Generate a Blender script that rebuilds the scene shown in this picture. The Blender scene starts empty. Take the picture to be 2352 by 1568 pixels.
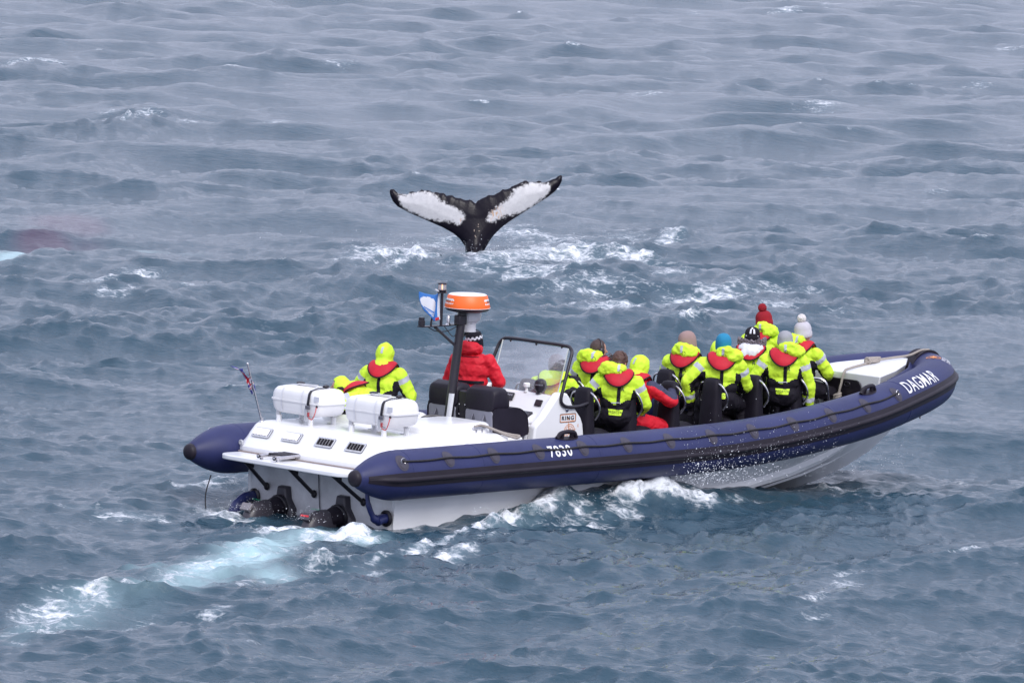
import bpy, bmesh, math, random
import numpy as np
from mathutils import Vector, Matrix, Quaternion, noise
from mathutils.bvhtree import BVHTree

sc = bpy.context.scene
COL = sc.collection
rnd = random.Random(7)
R = math.radians

# ------------------------------------------------------------------ camera
cam_data = bpy.data.cameras.new('camera')
cam = bpy.data.objects.new('camera', cam_data)
COL.objects.link(cam)
sc.camera = cam
cam_data.sensor_width = 36.0
cam_data.lens = 235.71
cam_data.clip_start = 1.0
cam_data.clip_end = 20000.0
CAM_P = np.array([1.8551, -80.4763, 9.5788])
CAM_M = np.array([[0.998901, -0.046662, -0.004511], [-0.000222, 0.091516, -0.995804], [0.046879, 0.99471, 0.091405]])
cam.matrix_world = Matrix(((CAM_M[0][0], CAM_M[0][1], CAM_M[0][2], CAM_P[0]),
                           (CAM_M[1][0], CAM_M[1][1], CAM_M[1][2], CAM_P[1]),
                           (CAM_M[2][0], CAM_M[2][1], CAM_M[2][2], CAM_P[2]), (0, 0, 0, 1)))

# ------------------------------------------------------------------ overcast sky and weak wide sun
world = bpy.data.worlds.new('World')
sc.world = world
world.use_nodes = True
wn = world.node_tree
wn.nodes.clear()
w_out = wn.nodes.new('ShaderNodeOutputWorld')
w_bg = wn.nodes.new('ShaderNodeBackground')
w_sky = wn.nodes.new('ShaderNodeTexSky')
w_sky.sky_type = 'NISHITA'
w_sky.sun_disc = False
SUN_EL, SUN_AZ = R(44), R(158)          # azimuth clockwise from +Y
w_sky.sun_elevation = SUN_EL
w_sky.sun_rotation = SUN_AZ
w_sky.dust_density = 4.0
w_hs = wn.nodes.new('ShaderNodeHueSaturation')
w_hs.inputs['Saturation'].default_value = 0.35
w_mix = wn.nodes.new('ShaderNodeMix')
w_mix.data_type = 'RGBA'
w_mix.inputs['Factor'].default_value = 0.82          # an even grey cloud layer over the clear sky
w_mix.inputs[7].default_value = (7.55, 8.05, 10.35, 1)
wn.links.new(w_sky.outputs[0], w_hs.inputs['Color'])
wn.links.new(w_hs.outputs[0], w_mix.inputs[6])
# overcast luminance: three times brighter overhead than at the horizon, all round
w_tc = wn.nodes.new('ShaderNodeTexCoord')
w_sep = wn.nodes.new('ShaderNodeSeparateXYZ')
wn.links.new(w_tc.outputs['Generated'], w_sep.inputs[0])
w_gr = wn.nodes.new('ShaderNodeMapRange')
w_gr.inputs[1].default_value = 0.0; w_gr.inputs[2].default_value = 1.0
w_gr.inputs[3].default_value = 0.62; w_gr.inputs[4].default_value = 1.18
wn.links.new(w_sep.outputs[2], w_gr.inputs[0])
w_mul = wn.nodes.new('ShaderNodeVectorMath'); w_mul.operation = 'SCALE'
wn.links.new(w_mix.outputs[2], w_mul.inputs[0]); wn.links.new(w_gr.outputs[0], w_mul.inputs['Scale'])
wn.links.new(w_mul.outputs[0], w_bg.inputs['Color'])
w_bg.inputs['Strength'].default_value = 0.10
wn.links.new(w_bg.outputs[0], w_out.inputs[0])

sun_d = bpy.data.lights.new('sun', 'SUN')
sun_d.energy = 1.5
sun_d.angle = R(35)
sun_d.color = (1.0, 0.97, 0.93)
sun = bpy.data.objects.new('sun', sun_d)
COL.objects.link(sun)
sdir = Vector((math.sin(SUN_AZ) * math.cos(SUN_EL), math.cos(SUN_AZ) * math.cos(SUN_EL), math.sin(SUN_EL)))
sun.rotation_euler = (-sdir).to_track_quat('-Z', 'Y').to_euler()

sc.view_settings.view_transform = 'Standard'
sc.view_settings.look = 'None'
sc.view_settings.exposure = 0.57
sc.view_settings.gamma = 1.0
sc.view_settings.use_curve_mapping = False
sc.cycles.max_bounces = 6
sc.cycles.transparent_max_bounces = 8

# ------------------------------------------------------------------ frames
PX_F, PX_CX, PX_CY = 15400.0, 1176.0, 784.0        # photograph measured at 2352 px wide
def sea(u, v, z=0.0):
    """point of the sea plane seen at a photograph position"""
    d = CAM_M[:, 0] * (u - PX_CX) / PX_F - CAM_M[:, 1] * (v - PX_CY) / PX_F - CAM_M[:, 2]
    t = (z - CAM_P[2]) / d[2]
    return CAM_P + d * t
BOAT = Matrix.Rotation(R(45), 4, 'Z') @ Matrix.Rotation(R(-0.8), 4, 'Y')
BINV = BOAT.inverted()

# ------------------------------------------------------------------ materials
def mat(name, color, rough=0.5, metal=0.0, var=0.06, vscale=6.0, bump=0.0, bscale=60.0, spec=0.5, coat=0.0, detail=4.0,
        color2=None, alpha=None):
    m = bpy.data.materials.new(name)
    m.use_nodes = True
    nt = m.node_tree
    b = nt.nodes['Principled BSDF']
    b.inputs['Roughness'].default_value = rough
    b.inputs['Metallic'].default_value = metal
    b.inputs['Specular IOR Level'].default_value = spec
    b.inputs['Coat Weight'].default_value = coat
    tc = nt.nodes.new('ShaderNodeTexCoord')
    n = nt.nodes.new('ShaderNodeTexNoise')
    n.inputs['Scale'].default_value = vscale
    n.inputs['Detail'].default_value = detail
    n.inputs['Roughness'].default_value = 0.6
    nt.links.new(tc.outputs['Object'], n.inputs['Vector'])
    r = nt.nodes.new('ShaderNodeValToRGB')
    r.color_ramp.elements[0].position = 0.3
    r.color_ramp.elements[1].position = 0.72
    lo = [max(0, c * (1 - var)) for c in color]
    hi = list(color2) if color2 else [min(1, c * (1 + var)) for c in color]
    r.color_ramp.elements[0].color = (*lo, 1)
    r.color_ramp.elements[1].color = (*hi, 1)
    nt.links.new(n.outputs['Fac'], r.inputs['Fac'])
    nt.links.new(r.outputs['Color'], b.inputs['Base Color'])
    if bump:
        n2 = nt.nodes.new('ShaderNodeTexNoise')
        n2.inputs['Scale'].default_value = bscale
        n2.inputs['Detail'].default_value = 3.0
        nt.links.new(tc.outputs['Object'], n2.inputs['Vector'])
        bp = nt.nodes.new('ShaderNodeBump')
        bp.inputs['Strength'].default_value = bump
        bp.inputs['Distance'].default_value = 0.01
        nt.links.new(n2.outputs['Fac'], bp.inputs['Height'])
        nt.links.new(bp.outputs['Normal'], b.inputs['Normal'])
    if alpha is not None:
        b.inputs['Alpha'].default_value = alpha
    return m

M = {}
M['navy'] = mat('navy_tube_fabric', (0.021, 0.026, 0.096), 0.48, var=0.16, vscale=2.2, detail=8, bump=0.16, bscale=140, spec=0.36)
M['rubber'] = mat('black_rubber', (0.016, 0.012, 0.020), 0.5, var=0.2, vscale=5, bump=0.1, bscale=90, spec=0.3)
M['patch'] = mat('grey_rubber_patch', (0.045, 0.04, 0.062), 0.6, var=0.12, vscale=30)
M['gel'] = mat('white_gelcoat', (0.80, 0.80, 0.82), 0.28, var=0.025, vscale=2.5, spec=0.5, coat=0.2)
M['hullw'] = mat('hull_gelcoat', (0.82, 0.82, 0.85), 0.22, var=0.05, vscale=1.4, spec=0.5, coat=0.3)
M['raft'] = mat('white_raft_plastic', (0.80, 0.79, 0.80), 0.38, var=0.03, vscale=5)
M['black'] = mat('black_paint', (0.016, 0.013, 0.020), 0.35, var=0.15)
M['vinyl'] = mat('black_vinyl', (0.013, 0.010, 0.019), 0.48, var=0.15, vscale=8, bump=0.15, bscale=140, spec=0.3)
M['foamseat'] = mat('charcoal_seat_foam', (0.010, 0.008, 0.015), 0.62, var=0.2, vscale=7, bump=0.2, bscale=120, spec=0.22)
M['grey'] = mat('grey_panel', (0.24, 0.24, 0.29), 0.45, var=0.06)
M['greyd'] = mat('dark_grey_panel', (0.10, 0.10, 0.125), 0.45, var=0.08)
M['chrome'] = mat('stainless_steel', (0.62, 0.60, 0.62), 0.22, 1.0, var=0.05)
M['alu'] = mat('brushed_aluminium', (0.62, 0.62, 0.64), 0.4, 0.45, var=0.06, vscale=30)
M['white'] = mat('white_paint', (0.80, 0.80, 0.82), 0.4, var=0.02)
M['orange'] = mat('orange_cover', (0.95, 0.16, 0.025), 0.42, var=0.05, vscale=4)
M['oline'] = mat('orange_print', (0.70, 0.25, 0.06), 0.5, var=0.1)
M['yellow'] = mat('hi_vis_yellow', (0.60, 0.86, 0.045), 0.62, var=0.07, vscale=9, bump=0.35, bscale=26, spec=0.3)
M['blackcloth'] = mat('black_cloth', (0.009, 0.007, 0.013), 0.75, var=0.3, vscale=9, bump=0.4, bscale=40, spec=0.25)
M['redcloth'] = mat('red_cloth', (0.50, 0.012, 0.030), 0.62, var=0.12, vscale=8, bump=0.3, bscale=30, spec=0.3)
M['redjacket'] = mat('red_jacket', (0.62, 0.012, 0.028), 0.6, var=0.12, vscale=8, bump=0.3, bscale=30, spec=0.3)
M['navycloth'] = mat('navy_cloth', (0.03, 0.032, 0.075), 0.7, var=0.2, vscale=8, bump=0.3, bscale=40)
M['silver'] = mat('reflective_tape', (0.46, 0.47, 0.54), 0.4, var=0.08, vscale=20)
M['skin'] = mat('skin', (0.52, 0.27, 0.19), 0.55, var=0.08, vscale=14)
M['eye'] = mat('eye_dark', (0.03, 0.02, 0.02), 0.3)
M['lips'] = mat('lips', (0.40, 0.13, 0.11), 0.5)
M['maroon'] = mat('maroon_knit', (0.10, 0.012, 0.03), 0.9, var=0.2, bump=0.4, bscale=90)
M['brownhair'] = mat('brown_hair', (0.075, 0.032, 0.022), 0.5, var=0.35, vscale=40, bump=0.5, bscale=80)
M['shorthair'] = mat('short_dark_hair', (0.055, 0.030, 0.028), 0.6, var=0.35, vscale=60, bump=0.6, bscale=160)
M['whiteglove'] = mat('white_glove', (0.66, 0.64, 0.70), 0.8, var=0.08, bump=0.3, bscale=120)
M['orangeglove'] = mat('orange_glove', (0.85, 0.20, 0.03), 0.7, var=0.08)
M['floor'] = mat('grey_deck', (0.13, 0.13, 0.15), 0.7, var=0.15, vscale=12, bump=0.3, bscale=150)
M['rope'] = mat('beige_rope', (0.34, 0.30, 0.27), 0.8, var=0.2, vscale=60, bump=0.7, bscale=150)
M['blackrope'] = mat('black_rope', (0.018, 0.016, 0.02), 0.7, var=0.3, vscale=60, bump=0.6, bscale=200)
M['screen'] = mat('display_screen', (0.055, 0.06, 0.085), 0.15, var=0.1)
M['exnavy'] = mat('navy_hose', (0.022, 0.030, 0.125), 0.35, var=0.12, vscale=5)
M['drive'] = mat('graphite_drive', (0.052, 0.046, 0.060), 0.38, var=0.15, vscale=6)
M['drivegrey'] = mat('drive_grey_panel', (0.20, 0.185, 0.20), 0.35, var=0.1)
M['green'] = mat('green_print', (0.03, 0.33, 0.17), 0.5)
M['redp'] = mat('red_print', (0.60, 0.02, 0.03), 0.45)
M['flagblue'] = mat('blue_flag_cloth', (0.035, 0.165, 0.50), 0.7, var=0.08, vscale=8)
M['flagwhite'] = mat('white_flag_cloth', (0.66, 0.66, 0.72), 0.7, var=0.04)
M['ensblue'] = mat('ensign_blue', (0.05, 0.055, 0.28), 0.7)
M['brass'] = mat('gold_label', (0.70, 0.50, 0.06), 0.5)

def glass_mat(name, tint, a, rough=0.06):
    m = bpy.data.materials.new(name)
    m.use_nodes = True
    nt = m.node_tree
    nt.nodes.clear()
    o = nt.nodes.new('ShaderNodeOutputMaterial')
    tr = nt.nodes.new('ShaderNodeBsdfTransparent')
    tr.inputs[0].default_value = (*tint, 1)
    gl = nt.nodes.new('ShaderNodeBsdfGlossy')
    gl.inputs['Roughness'].default_value = rough
    df = nt.nodes.new('ShaderNodeBsdfDiffuse')
    df.inputs['Color'].default_value = (0.75, 0.77, 0.82, 1)
    mx = nt.nodes.new('ShaderNodeMixShader')
    mx2 = nt.nodes.new('ShaderNodeMixShader')
    fr = nt.nodes.new('ShaderNodeFresnel')
    fr.inputs['IOR'].default_value = 1.35
    tc = nt.nodes.new('ShaderNodeTexCoord')
    vo = nt.nodes.new('ShaderNodeTexVoronoi')
    vo.inputs['Scale'].default_value = 52.0
    vo.inputs['Randomness'].default_value = 1.0
    nt.links.new(tc.outputs['Object'], vo.inputs['Vector'])
    ns = nt.nodes.new('ShaderNodeTexNoise')
    ns.inputs['Scale'].default_value = 2.2
    ns.inputs['Detail'].default_value = 2.0
    nt.links.new(tc.outputs['Object'], ns.inputs['Vector'])
    # drops of spray on the pane: small spots, thicker in some places
    th = nt.nodes.new('ShaderNodeMapRange')
    th.inputs[1].default_value = 0.40; th.inputs[2].default_value = 0.72
    th.inputs[3].default_value = 0.05; th.inputs[4].default_value = 0.36
    nt.links.new(ns.outputs['Fac'], th.inputs[0])
    lt = nt.nodes.new('ShaderNodeMath'); lt.operation = 'LESS_THAN'
    nt.links.new(vo.outputs['Distance'], lt.inputs[0])
    nt.links.new(th.outputs[0], lt.inputs[1])
    sm = nt.nodes.new('ShaderNodeMath'); sm.operation = 'MULTIPLY_ADD'
    sm.inputs[1].default_value = 0.20
    sm.inputs[2].default_value = a
    nt.links.new(lt.outputs[0], sm.inputs[0])
    nt.links.new(fr.outputs[0], mx.inputs[0])
    nt.links.new(tr.outputs[0], mx.inputs[1])
    nt.links.new(gl.outputs[0], mx.inputs[2])
    nt.links.new(sm.outputs[0], mx2.inputs[0])
    nt.links.new(mx.outputs[0], mx2.inputs[1])
    nt.links.new(df.outputs[0], mx2.inputs[2])
    nt.links.new(mx2.outputs[0], o.inputs[0])
    return m
M['pane'] = glass_mat('spray_wet_acrylic', (0.90, 0.92, 0.95), 0.16)
M['lens'] = glass_mat('clear_lens', (0.92, 0.90, 0.92), 0.30)

# ------------------------------------------------------------------ mesh helpers
class MB:
    def __init__(self):
        self.v = []; self.f = []; self.m = []
    def add(self, vs, fs, mi=0):
        b = len(self.v)
        self.v.extend([tuple(p) for p in vs])
        for f in fs:
            self.f.append(tuple(b + i for i in f)); self.m.append(mi)
        return self
    def box(self, c, s, rot=None, mi=0, taper=1.0):
        vs = []
        for sz in (-1, 1):
            k = taper if sz > 0 else 1.0
            for sx, sy in ((-1, -1), (1, -1), (1, 1), (-1, 1)):
                p = Vector((sx * s[0] / 2 * k, sy * s[1] / 2 * k, sz * s[2] / 2))
                if rot is not None: p = rot @ p
                vs.append(p + Vector(c))
        return self.add(vs, [(3, 2, 1, 0), (4, 5, 6, 7), (0, 1, 5, 4), (1, 2, 6, 5), (2, 3, 7, 6), (3, 0, 4, 7)], mi)
    def tube(self, path, r, n=10, mi=0, caps=True, closed=False):
        P = [Vector(p) for p in path]
        rr = r if isinstance(r, (list, tuple)) else [r] * len(P)
        vs, fs = [], []
        ref = None
        N = len(P)
        for i, p in enumerate(P):
            if closed: t = P[(i + 1) % N] - P[i - 1]
            else: t = (P[min(i + 1, N - 1)] - P[max(i - 1, 0)])
            t.normalize()
            if ref is None:
                ref = t.orthogonal().normalized()
            ref = (ref - t * ref.dot(t)).normalized()
            b = t.cross(ref)
            for k in range(n):
                a = 2 * math.pi * k / n
                vs.append(p + (ref * math.cos(a) + b * math.sin(a)) * rr[i])
        for i in range(N if closed else N - 1):
            j = (i + 1) % N
            for k in range(n):
                fs.append((i * n + k, i * n + (k + 1) % n, j * n + (k + 1) % n, j * n + k))
        if caps and not closed:
            fs.append(tuple(range(n - 1, -1, -1))); fs.append(tuple((N - 1) * n + k for k in range(n)))
        return self.add(vs, fs, mi)
    def lathe(self, prof, n=24, o=(0, 0, 0), rot=None, mi=0):
        vs, fs = [], []
        for r, z in prof:
            for k in range(n):
                a = 2 * math.pi * k / n
                p = Vector((r * math.cos(a), r * math.sin(a), z))
                if rot is not None: p = rot @ p
                vs.append(p + Vector(o))
        for i in range(len(prof) - 1):
            for k in range(n):
                fs.append((i * n + k, i * n + (k + 1) % n, (i + 1) * n + (k + 1) % n, (i + 1) * n + k))
        fs.append(tuple(range(n - 1, -1, -1))); fs.append(tuple((len(prof) - 1) * n + k for k in range(n)))
        return self.add(vs, fs, mi)
    def loft(self, secs, closed=True, caps=True, mi=0):
        n = len(secs[0]); vs = [p for s in secs for p in s]; fs = []
        kk = n if closed else n - 1
        for i in range(len(secs) - 1):
            for k in range(kk):
                fs.append((i * n + k, i * n + (k + 1) % n, (i + 1) * n + (k + 1) % n, (i + 1) * n + k))
        if caps and closed:
            fs.append(tuple(range(n - 1, -1, -1))); fs.append(tuple((len(secs) - 1) * n + k for k in range(n)))
        return self.add(vs, fs, mi)
    def prism(self, poly, o, ax, ay, th, mi=0):
        """polygon in the plane (ax, ay) at o, thickness vector th"""
        o, ax, ay, th = Vector(o), Vector(ax), Vector(ay), Vector(th)
        a = [o + ax * x + ay * y for x, y in poly]
        return self.loft([a, [p + th for p in a]], mi=mi)
    def ellipsoid(self, c, h, rot=None, nu=14, nv=9, mi=0):
        vs, fs = [], []
        for j in range(nv + 1):
            t = math.pi * j / nv
            for k in range(nu):
                a = 2 * math.pi * k / nu
                p = Vector((h[0] * math.sin(t) * math.cos(a), h[1] * math.sin(t) * math.sin(a), h[2] * math.cos(t)))
                if rot is not None: p = rot @ p
                vs.append(p + Vector(c))
        for j in range(nv):
            for k in range(nu):
                fs.append((j * nu + k, (j + 1) * nu + k, (j + 1) * nu + (k + 1) % nu, j * nu + (k + 1) % nu))
        return self.add(vs, fs, mi)
    def build(self, name, mats, parent=None, smooth=True, bevel=0.0, sharp=38, sub=0, segs=2):
        me = bpy.data.meshes.new(name)
        me.from_pydata(self.v, [], self.f)
        if not isinstance(mats, (list, tuple)): mats = [mats]
        for m in mats: me.materials.append(m)
        if len(mats) > 1: me.polygons.foreach_set('material_index', self.m)
        bm = bmesh.new(); bm.from_mesh(me)
        bmesh.ops.remove_doubles(bm, verts=bm.verts, dist=1e-5)
        bmesh.ops.recalc_face_normals(bm, faces=bm.faces)
        bm.to_mesh(me); bm.free()
        if smooth:
            me.polygons.foreach_set('use_smooth', [True] * len(me.polygons))
            me.set_sharp_from_angle(angle=R(sharp))
        o = bpy.data.objects.new(name, me)
        COL.objects.link(o)
        if parent is not None: o.parent = parent
        if bevel:
            b = o.modifiers.new('bevel', 'BEVEL'); b.width = bevel; b.segments = segs; b.limit_method = 'ANGLE'; b.angle_limit = R(35)
        if sub:
            s = o.modifiers.new('sub', 'SUBSURF'); s.levels = sub; s.render_levels = sub
        return o

def empty(name, mw=None, parent=None):
    o = bpy.data.objects.new(name, None)
    o.empty_display_size = 0.2
    COL.objects.link(o)
    if parent is not None: o.parent = parent
    if mw is not None:
        if parent is None: o.matrix_world = mw
        else: o.matrix_local = mw
    return o
def tag(o, label=None, cat=None, group=None, kind=None):
    if label: o['label'] = label
    if cat: o['category'] = cat
    if group: o['group'] = group
    if kind: o['kind'] = kind
    return o
def on_boat(o, loc=(0, 0, 0), rz=0.0):
    o.matrix_world = BOAT @ Matrix.Translation(loc) @ Matrix.Rotation(rz, 4, 'Z')
    return o
def rrect(x0, y0, x1, y1, r, n=5):
    pts = []
    for cx, cy, a0 in ((x1 - r, y1 - r, 0), (x0 + r, y1 - r, 90), (x0 + r, y0 + r, 180), (x1 - r, y0 + r, 270)):
        for k in range(n + 1):
            a = R(a0 + 90 * k / n)
            pts.append((cx + r * math.cos(a), cy + r * math.sin(a)))
    return pts
def crom(P, n=8):
    P = [np.array(p, float) for p in P]
    Q = [2 * P[0] - P[1]] + P + [2 * P[-1] - P[-2]]
    out = []
    for i in range(1, len(Q) - 2):
        p0, p1, p2, p3 = Q[i - 1:i + 3]
        d = lambda a, b: max(np.linalg.norm(b - a), 1e-6) ** .5
        t0 = 0; t1 = d(p0, p1); t2 = t1 + d(p1, p2); t3 = t2 + d(p2, p3)
        for k in range(n):
            t = t1 + (t2 - t1) * k / n
            A1 = (t1 - t) / (t1 - t0) * p0 + (t - t0) / (t1 - t0) * p1
            A2 = (t2 - t) / (t2 - t1) * p1 + (t - t1) / (t2 - t1) * p2
            A3 = (t3 - t) / (t3 - t2) * p2 + (t - t2) / (t3 - t2) * p3
            B1 = (t2 - t) / (t2 - t0) * A1 + (t - t0) / (t2 - t0) * A2
            B2 = (t3 - t) / (t3 - t1) * A2 + (t - t1) / (t3 - t1) * A3
            out.append((t2 - t) / (t2 - t1) * B1 + (t - t1) / (t2 - t1) * B2)
    out.append(P[-1])
    return out

_tcache = {}
def text2d(s, h, bold=0.0, xs=1.0, maxlen=None, shear=0.0):
    """flat lettering as (verts 2d centred, faces); h = capital height"""
    key = (s, bold)
    if key not in _tcache:
        cu = bpy.data.curves.new('lettering', 'FONT')
        cu.body = s; cu.size = 1.0; cu.offset = bold; cu.resolution_u = 3
        cu.space_character = 1.08 + bold * 5.0
        ob = bpy.data.objects.new('lettering', cu)
        COL.objects.link(ob)
        dg = bpy.context.evaluated_depsgraph_get()
        me = bpy.data.meshes.new_from_object(ob.evaluated_get(dg))
        vs = np.array([v.co[:2] for v in me.vertices]); fs = [tuple(p.vertices) for p in me.polygons]
        bpy.data.objects.remove(ob); bpy.data.curves.remove(cu); bpy.data.meshes.remove(me)
        _tcache[key] = (vs, fs)
    vs, fs = _tcache[key]
    vs = vs.copy()
    vs -= (vs.max(0) + vs.min(0)) / 2
    k = h / (vs[:, 1].max() - vs[:, 1].min())
    vs *= k; vs[:, 0] *= xs
    vs[:, 0] += shear * vs[:, 1]
    if maxlen:
        bm = bmesh.new()
        bv = [bm.verts.new((x, y, 0)) for x, y in vs]
        for f in fs:
            try: bm.faces.new([bv[i] for i in f])
            except ValueError: pass
        bmesh.ops.triangulate(bm, faces=bm.faces)
        for _ in range(4):
            es = [e for e in bm.edges if e.calc_length() > maxlen]
            if not es: break
            bmesh.ops.subdivide_edges(bm, edges=es, cuts=1)
            bmesh.ops.triangulate(bm, faces=bm.faces)
        bm.verts.index_update()
        vs = np.array([v.co[:2] for v in bm.verts]); fs = [tuple(v.index for v in f.verts) for f in bm.faces]
        bm.free()
    return vs, fs
def mapped(name, vf, fn, m, parent):
    """flat shape laid on a surface by fn(x, y) -> point"""
    mb = MB(); mb.add([fn(x, y) for x, y in vf[0]], vf[1])
    return mb.build(name, m, parent, smooth=False)
def plane_fn(o, ax, ay):
    o, ax, ay = Vector(o), Vector(ax), Vector(ay)
    return lambda x, y: o + ax * x + ay * y
# ------------------------------------------------------------------ the sea
KP = 2 * math.pi / 7.0
WIND = R(-62)
def cascade(L, N, lmin, lmax, seed):
    rg = np.random.default_rng(seed)
    k1 = np.fft.fftfreq(N, L / N) * 2 * math.pi
    kx, ky = np.meshgrid(k1, k1, indexing='ij')
    k = np.hypot(kx, ky); k[0, 0] = 1e-6
    S = np.exp(-1.25 * (KP / k) ** 2) / k ** 3.75
    th = np.arctan2(ky, kx) - WIND
    S *= 0.09 + np.abs(np.cos(th)) ** 3.0 * np.where(np.cos(th) > 0, 1.0, 0.35)
    band = 1 / (1 + np.exp(-(k - 2 * math.pi / lmax) / (0.04 * 2 * math.pi / lmax))) * 1 / (1 + np.exp((k - 2 * math.pi / lmin) / (0.04 * 2 * math.pi / lmin)))
    S *= band
    a = np.sqrt(S) * (2 * math.pi / L) * (rg.standard_normal((N, N)) + 1j * rg.standard_normal((N, N)))
    a[0, 0] = 0
    F = lambda c: np.real(np.fft.ifft2(c)) * N * N
    ux, uy = kx / k, ky / k
    return dict(L=L, N=N, h=F(a), dx=F(1j * ux * a), dy=F(1j * uy * a),
                xx=F(-ux * kx * a), yy=F(-uy * ky * a), xy=F(-ux * ky * a))
def sample(c, x, y, keys):
    N = c['N']; s = N / c['L']
    fx = (x * s) % N; fy = (y * s) % N
    i = fx.astype(np.int32) % N; j = fy.astype(np.int32) % N
    tx = fx - np.floor(fx); ty = fy - np.floor(fy)
    i1 = (i + 1) % N; j1 = (j + 1) % N
    w00 = (1 - tx) * (1 - ty); w10 = tx * (1 - ty); w01 = (1 - tx) * ty; w11 = tx * ty
    return [c[q][i, j] * w00 + c[q][i1, j] * w10 + c[q][i, j1] * w01 + c[q][i1, j1] * w11 for q in keys]
def sstep(a, b, x):
    t = np.clip((x - a) / (b - a), 0, 1)
    return t * t * (3 - 2 * t)

CA = cascade(83.0, 512, 2.6, 60.0, 11)
CB = cascade(21.7, 512, 0.75, 2.6, 5)
CC = cascade(6.3, 512, 0.16, 0.75, 23)
AMP = 0.092 / CA['h'].std()

fdir = -CAM_M[:2, 2]
faz = math.atan2(fdir[0], fdir[1])
ang_mid = np.linspace(-R(6.4), R(6.4), 880)
side = R(6.4) + (R(75) - R(6.4)) * (np.linspace(0, 1, 46)[1:] ** 2.0)
ang = np.r_[-side[::-1], ang_mid, side] + faz
dep = np.linspace(math.atan2(CAM_P[2], 58.0), math.atan2(CAM_P[2], 300.0), 860)
rad = np.r_[np.linspace(6, 58, 40)[:-1], CAM_P[2] / np.tan(dep), np.geomspace(300, 9000, 70)[1:]]
NA, NR = len(ang), len(rad)
rr_, aa_ = np.meshgrid(rad, ang, indexing='ij')
X = CAM_P[0] + rr_ * np.sin(aa_)
Y = CAM_P[1] + rr_ * np.cos(aa_)
X = X.ravel(); Y = Y.ravel(); RR = rr_.ravel()
# photograph position of every point of the flat sea, used to lay out foam on it
dxyz = np.stack([X - CAM_P[0], Y - CAM_P[1], np.full_like(X, -CAM_P[2])], 1)
cz = -(dxyz @ CAM_M[:, 2]); cz = np.where(cz < 1, 1, cz)
U = PX_CX + PX_F * (dxyz @ CAM_M[:, 0]) / cz
V = PX_CY - PX_F * (dxyz @ CAM_M[:, 1]) / cz
# boat coordinates
c45 = math.cos(R(45))
BX = (X + Y) * c45; BY = (Y - X) * c45

hA, dxA, dyA, xxA, yyA, xyA = sample(CA, X, Y, ('h', 'dx', 'dy', 'xx', 'yy', 'xy'))
hB, dxB, dyB, xxB, yyB, xyB = sample(CB, X, Y, ('h', 'dx', 'dy', 'xx', 'yy', 'xy'))
hC, dxC, dyC = sample(CC, X, Y, ('h', 'dx', 'dy'))
fA = 1 - sstep(900, 3000, RR); fB = 1 - 0.3 * sstep(150, 330, RR); fB *= 1 - sstep(400, 900, RR); fC = 1 - 0.78 * sstep(88, 190, RR); fC *= 1 - sstep(250, 320, RR)

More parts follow.
